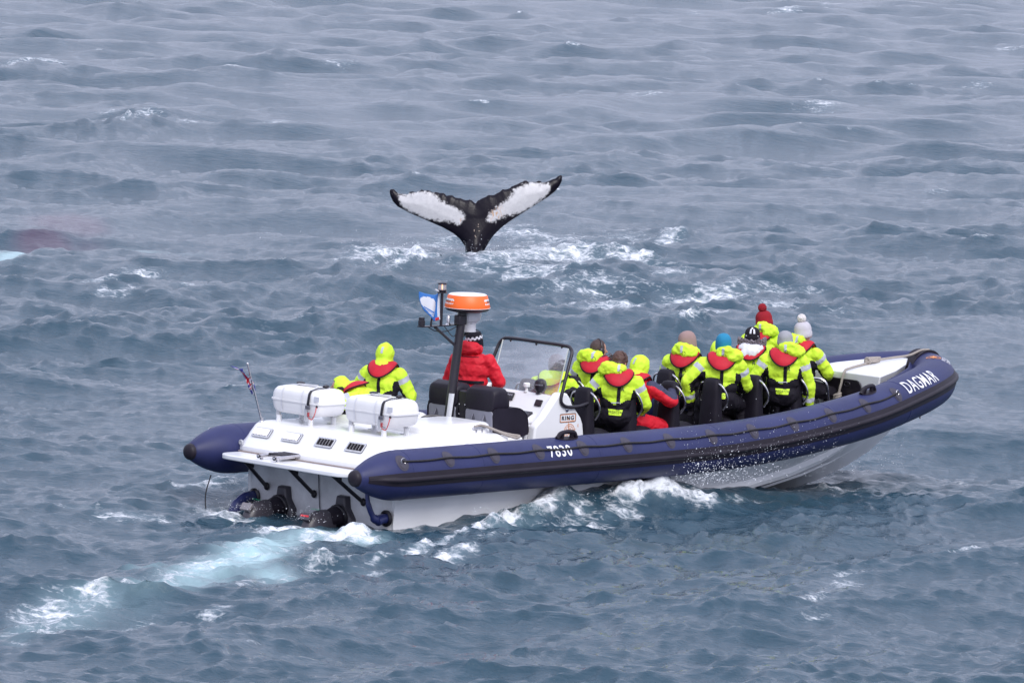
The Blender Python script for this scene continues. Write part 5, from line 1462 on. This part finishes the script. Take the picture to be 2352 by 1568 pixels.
person('person in red bobble hat standing tallest in the front rows', (8.36, .58, 1.13), yaw=20, lean=5, head=(-36, 0), legs='stand', hat=('pom', vis_red, vis_red), seed=13, label_tag=False)
person('person in plain grey beanie nearest the bow on the near side', (7.68, -.46, .97), yaw=40, lean=2, head=(-10, 2), hat=('beanie', vis_grey), seed=14, hands=[(.08, .36, .02), (.12, -.33, -.06)])
person('person in pale grey bobble hat with cream pompom', (8.88, .36, .94), yaw=14, lean=3, head=(-30, 2), hat=('pom', vis_lgrey, vis_cream), seed=15, label_tag=False)
# fur collar of the person with the printed cap
def fur_collar():
    root = [o for o in bpy.data.objects if o.get('label', '').startswith('person in black printed cap')][0]
    mb = MB()
    for k in range(260):
        a = R(rnd.uniform(-130, 130)); c, s_ = -math.cos(a), math.sin(a)
        p = Vector((c * .125 + .10, s_ * .15, .69 + rnd.uniform(-.03, .05)))
        mb.tube([p, p + Vector((c * .03, s_ * .03, rnd.uniform(-.01, .035)))], [.016, .004], 5)
    fo = mb.build('fur_trim', mat('grey_fur', (.20, .17, .20), .9, var=.35, vscale=40), root); fo['kind'] = 'stuff'
    mb = MB(); mb.ellipsoid((.02, 0, .63), (.13, .17, .075)); mb.ellipsoid((-.03, 0, .58), (.13, .15, .08))
    me_ = remeshed(mb, .014, 3); wrinkle(me_, .016, 11, 44); finish(me_, 'hood', [M['flagwhite']], root)
fur_collar()

# ------------------------------------------------------------------ life raft canisters
def raft(label, x, y, posts):
    t = empty('life_raft_canister'); tag(t, label, 'life raft', 'life raft canisters on the engine housing'); on_boat(t, (x, y, 1.130))
    Lh, Wh = .46, .26
    def ring(lh, wh, z, n=7, r=.12): return [Vector((b, a, z)) for a, b in rrect(-lh, -wh, lh, wh, r, n)]
    mb = MB(); mb.loft([ring(Lh * .80, Wh * .78, 0), ring(Lh * .88, Wh * .90, .018), ring(Lh * .93, Wh * .95, .05), ring(Lh * .965, Wh * .97, .125), ring(Lh * .97, Wh * .975, .145)])
    mb.build('lower_shell', M['raft'], t, sharp=50)
    mb = MB(); mb.loft([ring(Lh, Wh, .147), ring(Lh * 1.005, Wh * 1.01, .158), ring(Lh, Wh, .170)]); mb.build('seam_flange', M['raft'], t, sharp=50)
    mb = MB(); mb.loft([ring(Lh * .97, Wh * .975, .171), ring(Lh * .955, Wh * .965, .235), ring(Lh * .92, Wh * .93, .275), ring(Lh * .86, Wh * .86, .305), ring(Lh * .72, Wh * .70, .322), ring(Lh * .4, Wh * .4, .328)])
    mb.build('upper_shell', M['raft'], t, sharp=50)
    for yy in (.21, -.14):                      # moulded bands
        mb = MB(); pr_ = [(-Wh * .98, .02), (-Wh * 1.0, .145), (-Wh * 1.03, .158), (-Wh * .985, .235), (-Wh * .95, .275), (-Wh * .87, .308), (-Wh * .6, .326), (0, .332), (Wh * .6, .326), (Wh * .9, .305), (Wh * 1.0, .17), (Wh * .98, .02)]
        mb.loft([[Vector((a, yy - .011, b)) for a, b in pr_], [Vector((a, yy + .011, b)) for a, b in pr_]], closed=False, caps=False); mb.build('band', mat('band_white', (.70, .70, .74), .4), t)
    yy = -.27
    st_ = [(-Wh * 1.02, .12), (-Wh * 1.05, .158), (-Wh * 1.0, .235), (-Wh * .96, .28), (-Wh * .86, .315), (-Wh * .5, .336), (0, .342), (Wh * .6, .335), (Wh * .92, .31), (Wh * 1.03, .17), (Wh * 1.0, .02)]
    mb = MB(); mb.loft([[Vector((a, yy - .022 + .3 * (a + .1) * (a > -.1) * .6, b)) for a, b in st_], [Vector((a, yy + .022 + .3 * (a + .1) * (a > -.1) * .6, b)) for a, b in st_]], closed=False, caps=False)
    so = mb.build('lashing_strap', M['black'], t)
    mb = MB(); mb.box((-Wh * 1.06, yy, .115), (.02, .075, .045)); mb.build('ratchet', M['greyd'], so, bevel=.006)
    mb = MB(); mb.box((-Wh * 1.0, yy + .045, .02), (.012, .045, .15)); mb.build('steel_plate', M['alu'], t, bevel=.004)
    mb = MB(); mb.box((-Wh * 1.04, yy - .01, .04), (.02, .02, .03)); mb.ellipsoid((-Wh * 1.04, yy - .01, .015), (.014, .016, .016)); mb.build('release_hook', mat('faded_red', (.36, .05, .06), .5), t)
    mb = MB(); mb.tube(crom([(-Wh * 1.0, yy - .14, .135), (-Wh * 1.12, yy - .15, .06), (-Wh * 1.12, yy - .10, -.02), (-Wh * 1.05, yy - .02, -.01)], 6), .007, 6); mb.build('release_line', mat('red_cord', (.55, .12, .12), .6), t)
    mb = MB(); mb.ellipsoid((-Wh * .99, yy - .14, .135), (.012, .018, .018)); mb.build('grommet', M['black'], t)
    mb = MB(); mb.box((.02, .05, .345), (.05, .26, .012), Matrix.Rotation(R(20), 3, 'Z')); mb.build('top_plate', M['alu'], t)
    mb = MB(); mb.ellipsoid((.05, -.24, .35), (.05, .035, .022)); mb.ellipsoid((.06, .22, .35), (.05, .06, .018)); mm = mb
    mm.build('strap_knot', M['black'], so)
    mapped('label', ([(-.045, -.03), (.045, -.03), (.045, .03), (-.045, .03)], [(0, 1, 2, 3)]), plane_fn((-Wh * .985, -.40, .225), (0, -1, 0), (.1, 0, .99)), mat('pale_label', (.55, .56, .62), .5), t)
    for px, py in posts:
        mb = MB(); mb.lathe([(0, 1.0), (.034, 1.0), (.034, 1.095), (0, 1.095)], 16, (px, py, 0)); mb.build('raft_post', M['gel'], house)
        mb = MB(); mb.lathe([(0, 1.096), (.022, 1.096), (.022, 1.128), (0, 1.128)], 12, (px, py, 0)); mb.box((px - .022, py, 1.13), (.012, .05, .08)); mb.build('post_clamp', M['alu'], house)
        mb = MB(); mb.box((px, py + .03, 1.018), (.06, .10, .006)); mb.build('post_foot', M['alu'], house)
    return t
raft('white life raft canister on the left, nearest the small ensign', .36, .64, [(.17, .96), (.17, .40), (.55, .96), (.55, .40)])
raft('white life raft canister on the right, nearest the radar mast', .42, -.58, [(.23, -.26), (.23, -.82), (.61, -.26), (.61, -.82)])

# ------------------------------------------------------------------ ensign on its staff
st_o = empty('ensign_staff'); tag(st_o, 'small steel flagstaff with furled red white and blue ensign at the stern', 'flag'); on_boat(st_o, (-.02, 1.06, 1.005))
mb = MB(); mb.tube([(0, 0, 0), (-.21, .06, .70)], [.013, .010], 10); mb.ellipsoid((-.212, .061, .712), (.016,) * 3); mb.build('staff', M['chrome'], st_o)
mb = MB(); mb.lathe([(0, 0), (.035, 0), (.03, .012), (.016, .02), (.016, .05), (0, .05)], 14); mb.build('staff_socket', M['chrome'], st_o)
mb = MB(); g = []
for i in range(25):
    t = i / 24
    for j in range(9):
        s_ = j / 8
        base = Vector((-.205, .058, .66)).lerp(Vector((-.125, .036, .36)), t)
        p = base + Vector((-.02 - .05 * math.sin(3 * t + 2), .07 * s_ * (1 - .4 * t) + .02 * math.sin(9 * s_ + 6 * t), -.05 * s_ - .02 * math.sin(7 * t + 4 * s_)))
        if t < .12: p = p + Vector((-.02, .16 * s_ * (1 - t / .12), .05 * s_))
        g.append(p)
fs = [(i * 9 + j, i * 9 + j + 1, (i + 1) * 9 + j + 1, (i + 1) * 9 + j) for i in range(24) for j in range(8)]
mb.add(g, fs); mb.m = [1 if (j in (3, 4)) or (i in (9, 10, 15)) else (2 if j in (2, 5) or i in (8, 11, 14, 16) else 0) for i in range(24) for j in range(8)]
eo = mb.build('ensign', [M['ensblue'], M['redcloth'], M['flagwhite']], st_o, sharp=80); so_ = eo.modifiers.new('t', 'SOLIDIFY'); so_.thickness = .003

# ------------------------------------------------------------------ blue pennant on the mast
pf_ = empty('pennant_flag'); tag(pf_, 'blue flag with pale disc and wave lines tied beside the radar', 'flag'); on_boat(pf_, (1.985, .05, 2.25))
NX, NZ = 26, 28
g = []
def fl(x, z):  # x 0 (hoist) .. 1 (fly), z 0 .. 1
    w_ = .34 * (1 - .30 * (1 - z) ** 1.5); X_ = -.02 - w_ * x; 
    Z_ = .34 * z - .02 * math.sin(3.0 * x) + (.10 * x * x * (1 - z) - .0 * x)
    return Vector((X_ * .80, X_ * -.28 + .03 * math.sin(7 * x + 2 * z), Z_ + .012 * math.sin(5 * x + 3) + .01))
mb = MB()
for j in range(NZ + 1):
    for i in range(NX + 1): g.append(fl(i / NX, j / NZ))
fs, ms = [], []
for j in range(NZ):
    for i in range(NX):
        fs.append((j * (NX + 1) + i, j * (NX + 1) + i + 1, (j + 1) * (NX + 1) + i + 1, (j + 1) * (NX + 1) + i))
        x, z = (i + .5) / NX, (j + .5) / NZ
        d = ((x - .60) / .37) ** 2 + ((z - .50) / .38) ** 2
        m_ = 0
        if d < 1:
            m_ = 1
            if z < .36: m_ = 1 if (abs(z - .28) < .018 or abs(z - .20) < .018 or d > .82) else 0
        if x < .06: m_ = 1
        if x < .18 and z < .10: m_ = 2
        ms.append(m_)
mb.add(g, fs); mb.m = ms
po = mb.build('flag_cloth', [M['flagblue'], M['flagwhite'], M['redp']], pf_, sharp=80); so_ = po.modifiers.new('t', 'SOLIDIFY'); so_.thickness = .003
mb = MB(); mb.tube(crom([fl(0, 0), fl(0, .3), fl(0, .7), fl(0, 1.0), (-.01, .0, .36)], 4), .010, 6); mb.tube(crom([(.03, 0, .355), (-.04, .0, .36), (-.09, .03, .385)], 4), .008, 6); mb.build('hoist_rope', M['flagwhite'], pf_)

# ------------------------------------------------------------------ mooring ropes
def rope(name, label, pts, r, m, extra=None):
    mb = MB(); mb.tube(crom(pts, 8), r, 8)
    o = mb.build(name, m, None); tag(o, label, 'rope'); o.matrix_world = BOAT
    return o
br = rope('bow_rope', 'beige mooring rope knotted over the bow locker and its door', [(9.33, .10, .55), (9.33, .09, .80), (9.32, .06, .95), (9.33, .03, 1.10), (9.38, .02, 1.27), (9.50, .05, 1.295), (9.85, .10, 1.33), (10.1, .12, 1.365), (10.35, .05, 1.395), (10.62, 0, 1.42), (10.85, 0, 1.475), (11.0, 0, 1.475)], .016, M['rope'])
mb = MB()
for k in range(3): mb.tube([Vector((10.02 + .13 * math.cos(a) + .02 * k, .115 + .035 * math.sin(a) + .012 * k, 1.355 + .02 * k)) for a in np.linspace(0, 2 * math.pi, 19)[:-1]], .015, 7, closed=True)
mb.tube([Vector((9.93 + .0 * a, .12 + .045 * math.cos(a), 1.36 + .045 * math.sin(a))) for a in np.linspace(0, 2 * math.pi, 15)[:-1]], .015, 7, closed=True)
cko = mb.build('rope_coil', M['rope'], br)
mb = MB()
for k in range(2): mb.tube([Vector((9.30 + .03 * math.cos(a), .06 + .05 * math.sin(a), .93 + .03 * k + .02 * math.cos(a + 1))) for a in np.linspace(0, 2 * math.pi, 15)[:-1]], .018, 7, closed=True)
mb.build('rope_knot', M['rope'], br)
mb = MB(); mb.tube(crom([(10.86, -.02, .80), (10.85, -.02, .70), (10.85, -.03, .57)], 4), .010, 7); re = mb.build('bow_rope_end', M['rope']); re.parent = br
mb = MB(); mb.tube([(10.851, -.021, .70), (10.85, -.023, .65)], .0125, 7); wo = mb.build('rope_whipping', M['black']); wo.parent = br
rope('cleat_rope', 'short beige rope tied to the cleat on the white housing', [(1.60, -.98, 1.07), (1.72, -.98, 1.085), (1.86, -1.06, 1.03), (2.02, -1.16, .955), (2.10, -1.22, .935), (2.16, -1.20, .95), (2.08, -1.14, .965), (1.95, -1.08, 1.0), (1.80, -1.0, 1.065)], .016, M['rope'])

# ------------------------------------------------------------------ the whale's tail
def whale():
    out = [(1030, 985), (1005, 925), (950, 850), (880, 792), (760, 725), (620, 665), (480, 605), (370, 560), (240, 490), (185, 430), (155, 360), (150, 310), (165, 293), (200, 295), (225, 320), (250, 340), (310, 352), (372, 350), (370, 326), (400, 318), (440, 327), (500, 310), (515, 293), (545, 307), (600, 303), (660, 325), (720, 335), (780, 340), (800, 365), (870, 358), (900, 385), (980, 400), (1040, 412), (1090, 415), (1120, 440), (1130, 452), (1160, 415), (1200, 395), (1270, 360), (1330, 356), (1400, 325), (1440, 288), (1490, 290), (1560, 255), (1640, 215), (1690, 192), (1760, 210), (1830, 205), (1880, 200), (1886, 226), (1902, 213), (1960, 205), (2040, 175), (2090, 140), (2110, 133), (2122, 150), (2118, 200), (2090, 260), (2040, 320), (1950, 390), (1850, 450), (1740, 520), (1640, 580), (1530, 650), (1440, 715), (1370, 780), (1325, 830), (1290, 880), (1230, 985)]
    k = 1 / (2.868 * 1.7415 * 125.2)
    P = np.array([((x - 1130) * k, (1010 - y) * k) for x, y in out])
    # densify with small ragged serrations on the trailing edge
    Q = []
    for i in range(len(P)):
        a, b = P[i], P[(i + 1) % len(P)]; m_ = max(1, int(np.linalg.norm(b - a) / .03))
        tr_ = 12 <= i <= 53
        for j in range(m_):
            t = j / m_; q = a + (b - a) * t
            if tr_ and j: q = q + np.array([rnd.uniform(-.006, .006), rnd.uniform(-.012, .012)])
            Q.append(q)
    Q = np.array(Q)
    # fill the outline with a grid of triangles
    bm = bmesh.new(); vs = [bm.verts.new((x, 0, z)) for x, z in Q]; bm.faces.new(vs)
    bmesh.ops.triangulate(bm, faces=bm.faces)
    for _ in range(5):
        es = [e for e in bm.edges if e.calc_length() > .055]
        if not es: break
        bmesh.ops.subdivide_edges(bm, edges=es, cuts=1); bmesh.ops.triangulate(bm, faces=bm.faces)
    bm.verts.index_update()
    V2 = np.array([(v.co.x, v.co.z) for v in bm.verts]); F2 = [tuple(v.index for v in f.verts) for f in bm.faces]
    bm.free()
    seg_a = Q; seg_b = np.roll(Q, -1, 0)
    dist = np.full(len(V2), 9.0)
    for a, b in zip(seg_a, seg_b):
        d = b - a; t = np.clip(((V2 - a) @ d) / (d @ d), 0, 1); dist = np.minimum(dist, np.linalg.norm(V2 - (a + t[:, None] * d), axis=1))
    thick = .012 + .075 * np.sqrt(np.clip(dist / .22, 0, 1)) 
    core = np.exp(-((V2[:, 0] - .0) / .22) ** 2) * np.clip(1.15 - V2[:, 1] / .55, 0, 1)
    thick = thick + .10 * core * np.clip(dist / .10, 0, 1)
    # tips sweep back a little from the viewer
    bend = .16 * (np.abs(V2[:, 0]) / 1.6) ** 2 + .10 * V2[:, 1]
    mb = MB()
    n = len(V2)
    fr_ = [(x, bnd - th, z) for (x, z), bnd, th in zip(V2, bend, thick)]; bk = [(x, bnd + th * .7, z) for (x, z), bnd, th in zip(V2, bend, thick)]
    mb.add(fr_ + bk, F2 + [tuple(n + i for i in f[::-1]) for f in F2])
    nb = len(Q)
    mb.add([fr_[i] for i in range(nb)] + [bk[i] for i in range(nb)], [(i, (i + 1) % nb, nb + (i + 1) % nb, nb + i) for i in range(nb)])
    # tail stock going down into the sea
    secs = []
    for z, w, d, x0, y0 in ((.42, .10, .10, 0, .05), (.30, .16, .15, -.01, .03), (.16, .17, .19, -.015, .02), (.02, .165, .23, -.02, .03), (-.25, .18, .27, -.02, .10), (-.6, .22, .33, -.02, .25), (-1.1, .28, .42, -.02, .55)):
        secs.append([(x0 + w * math.cos(a), y0 + d * math.sin(a), z) for a in np.linspace(0, 2 * math.pi, 25)[:-1]])
    mb.loft([[Vector(p) for p in s_] for s_ in secs])
    me_ = remeshed(mb, .0125, 1)
    n = len(me_.vertices); co = np.empty(n * 3, np.float32); me_.vertices.foreach_get('co', co); co = co.reshape(-1, 3)
    x, z = co[:, 0], co[:, 2]
    def px(xx, yy): return np.array([(xx - 1130) * k, (1010 - yy) * k])
    polyL = [px(*p) for p in ((245, 345), (330, 360), (520, 325), (640, 340), (740, 410), (800, 455), (880, 490), (960, 540), (1010, 590), (985, 640), (930, 690), (830, 655), (700, 640), (560, 620), (430, 565), (300, 490), (270, 420))]
    polyR = [px(*p) for p in ((1270, 640), (1300, 560), (1400, 470), (1500, 410), (1570, 310), (1660, 250), (1750, 225), (1880, 232), (1960, 235), (1985, 270), (1930, 370), (1840, 440), (1730, 520), (1600, 570), (1480, 590), (1380, 630), (1330, 665))]
    def sd(poly):
        poly = np.array(poly); p = np.stack([x, z], 1).astype(float); inside_ = np.zeros(n, bool); dmin = np.full(n, 9.0)
        for i in range(len(poly)):
            a, b = poly[i], poly[(i + 1) % len(poly)]; d = b - a
            t = np.clip(((p - a) @ d) / (d @ d), 0, 1); dmin = np.minimum(dmin, np.linalg.norm(p - (a + t[:, None] * d), axis=1))
            c = ((a[1] > p[:, 1]) != (b[1] > p[:, 1])) & (p[:, 0] < (b[0] - a[0]) * (p[:, 1] - a[1]) / (b[1] - a[1] + 1e-12) + a[0]); inside_ ^= c
        return np.where(inside_, dmin, -dmin)
    s_ = np.maximum(sd(polyL), sd(polyR))
    bendv = .16 * (np.abs(x) / 1.6) ** 2 + .10 * z
    s_ = np.where(co[:, 1] > bendv + .012, -1, s_)
    at = me_.attributes.new('pale', 'FLOAT', 'POINT'); at.data.foreach_set('value', s_.astype(np.float32))
    och = np.maximum(np.exp(-(((x - px(1360, 550)[0]) / .10) ** 2 + ((z - px(1360, 560)[1]) / .13) ** 2)), .8 * np.exp(-(((x - px(975, 640)[0]) / .04) ** 2 + ((z - px(975, 640)[1]) / .05) ** 2)))
    at = me_.attributes.new('ochre', 'FLOAT', 'POINT'); at.data.foreach_set('value', och.astype(np.float32))
    m = bpy.data.materials.new('whale_skin'); m.use_nodes = True; nt = m.node_tree; N = nt.nodes; L = nt.links; b = N['Principled BSDF']
    a1 = N.new('ShaderNodeAttribute'); a1.attribute_name = 'pale'; a2 = N.new('ShaderNodeAttribute'); a2.attribute_name = 'ochre'
    tc = N.new('ShaderNodeTexCoord')
    def nz(sc_, de, ro, vec=None):
        q = N.new('ShaderNodeTexNoise'); q.inputs['Scale'].default_value = sc_; q.inputs['Detail'].default_value = de; q.inputs['Roughness'].default_value = ro
        L.new(vec or tc.outputs['Object'], q.inputs['Vector']); return q.outputs['Fac']
    def mt(op, p, q, c=None, cl=False):
        y = N.new('ShaderNodeMath'); y.operation = op; y.use_clamp = cl
        for i, w in enumerate((p, q, c)):
            if w is None: continue
            if isinstance(w, (int, float)): y.inputs[i].default_value = w
            else: L.new(w, y.inputs[i])
        return y.outputs[0]
    n1, n2 = nz(11, 8, .8), nz(26, 3, .6)
    v = mt('ADD', a1.outputs['Fac'], mt('MULTIPLY', mt('SUBTRACT', n1, .48), .34))
    v = mt('MULTIPLY_ADD', v, 20.0, .45, True)
    wcol = N.new('ShaderNodeValToRGB'); L.new(n1, wcol.inputs[0]); wcol.color_ramp.elements[0].color = (.46, .45, .47, 1); wcol.color_ramp.elements[1].color = (.60, .59, .60, 1); wcol.color_ramp.elements[0].position = .3; wcol.color_ramp.elements[1].position = .65
    mpv = N.new('ShaderNodeMapping'); mpv.inputs['Scale'].default_value = (1.6, 1, .45); L.new(tc.outputs['Object'], mpv.inputs[0])
    oc = mt('MULTIPLY', mt('GREATER_THAN', nz(22, 2, .5, mpv.outputs[0]), .54), a2.outputs['Fac'], None, True)
    mx0 = N.new('ShaderNodeMix'); mx0.data_type = 'RGBA'; L.new(oc, mx0.inputs['Factor']); L.new(wcol.outputs[0], mx0.inputs[6]); mx0.inputs[7].default_value = (.50, .27, .12, 1)
    mx = N.new('ShaderNodeMix'); mx.data_type = 'RGBA'; L.new(v, mx.inputs['Factor']); mx.inputs[6].default_value = (.005, .003, .008, 1); L.new(mx0.outputs[2], mx.inputs[7])
    L.new(mx.outputs[2], b.inputs['Base Color']); b.inputs['Roughness'].default_value = .28; b.inputs['Specular IOR Level'].default_value = .22
    bp = N.new('ShaderNodeBump'); bp.inputs['Strength'].default_value = .25; bp.inputs['Distance'].default_value = .01; L.new(n2, bp.inputs['Height']); L.new(bp.outputs[0], b.inputs['Normal'])
    o = finish(me_, 'humpback_whale', [m], None)
    w = sea(1092, 578)
    o.location = (w[0] + .0, w[1], -.02); o.rotation_euler = (0, 0, R(3))
    o.rotation_euler = Matrix.Rotation(R(-2.7), 3, 'Y').to_euler()
    tag(o, 'raised black and white humpback tail fluke above the foaming sea', 'whale')
    barn = MB()
    for xx, yy in ((1165, 680), (1163, 706), (1172, 755), (1118, 742), (1118, 756), (1128, 808), (1135, 822)):
        q = px(xx, yy); barn.ellipsoid((q[0], -.20 + .1 * q[1], q[1]), (.011, .012, .009), nu=8, nv=5)
    bo = barn.build('barnacles', mat('barnacle', (.42, .33, .27), .7), o); bo['kind'] = 'stuff'
whale()

# ------------------------------------------------------------------ flying spray
def spray():
    octa = [(1, 0, 0), (-1, 0, 0), (0, 1, 0), (0, -1, 0), (0, 0, 1), (0, 0, -1)]; of = [(0, 2, 4), (2, 1, 4), (1, 3, 4), (3, 0, 4), (2, 0, 5), (1, 2, 5), (3, 1, 5), (0, 3, 5)]
    mb = MB()
    def drop(p, r):
        r *= .56
        mb.add([(p[0] + a * r, p[1] + b * r, p[2] + c * r * rnd.uniform(.8, 1.5)) for a, b, c in octa], of)
    g = rnd.gauss
    for _ in range(700):      # thrown up at the shoulder wave
        x = 4.6 + abs(g(0, .55)) + g(0, .3); y = -1.75 - abs(g(0, .22)); h = .30 + abs(g(0, .16)) * max(.2, 1 - abs(x - 5) * .3)
        p = BOAT @ Vector((x, y, h)); drop(p, min(.022, abs(g(0, .006)) + .003))
    for _ in range(600):      # drifting higher across the passengers
        x = rnd.uniform(4.3, 7.2); y = -1.85 - abs(g(0, .15)); h = .45 + abs(g(0, .30))
        p = BOAT @ Vector((x, y, h)); drop(p, min(.012, abs(g(0, .0035)) + .0022))
    for _ in range(260):      # forward along the bow
        x = rnd.uniform(5.5, 8.5); y = -1.8 - abs(g(0, .15)); h = .25 + abs(g(0, .22))
        p = BOAT @ Vector((x, y, h)); drop(p, min(.011, abs(g(0, .0035)) + .002))
    for _ in range(260):      # stern wash
        p = BOAT @ Vector((-.7 + g(0, .22), rnd.choice((.5, -.45)) + g(0, .22), .03 + abs(g(0, .07)))); drop(p, min(.014, abs(g(0, .004)) + .003))
    for _ in range(240):      # along the near side
        x = rnd.uniform(.5, 3.6); p = BOAT @ Vector((x, -1.9 - abs(g(0, .3)), .12 + .05 * x + abs(g(0, .06)))); drop(p, min(.012, abs(g(0, .0035)) + .0025))
    w = sea(1092, 578)
    for _ in range(330):      # round the whale
        p = (w[0] + g(0, 1.1), w[1] + g(0, .5) - .4, .05 + abs(g(0, .12))); drop(p, min(.018, abs(g(0, .006)) + .003))
    for _ in range(90):
        p = (w[0] + rnd.choice((-1.75, 1.75)) + g(0, .25), w[1] + g(0, .2), rnd.uniform(.1, 1.2)); drop(p, .005)
    o = mb.build('water_spray', mat('water_drops', (.78, .80, .84), .2), None)
    tag(o, 'white drops of spray flying beside the hull and round the tail', 'spray', kind='stuff')
spray()
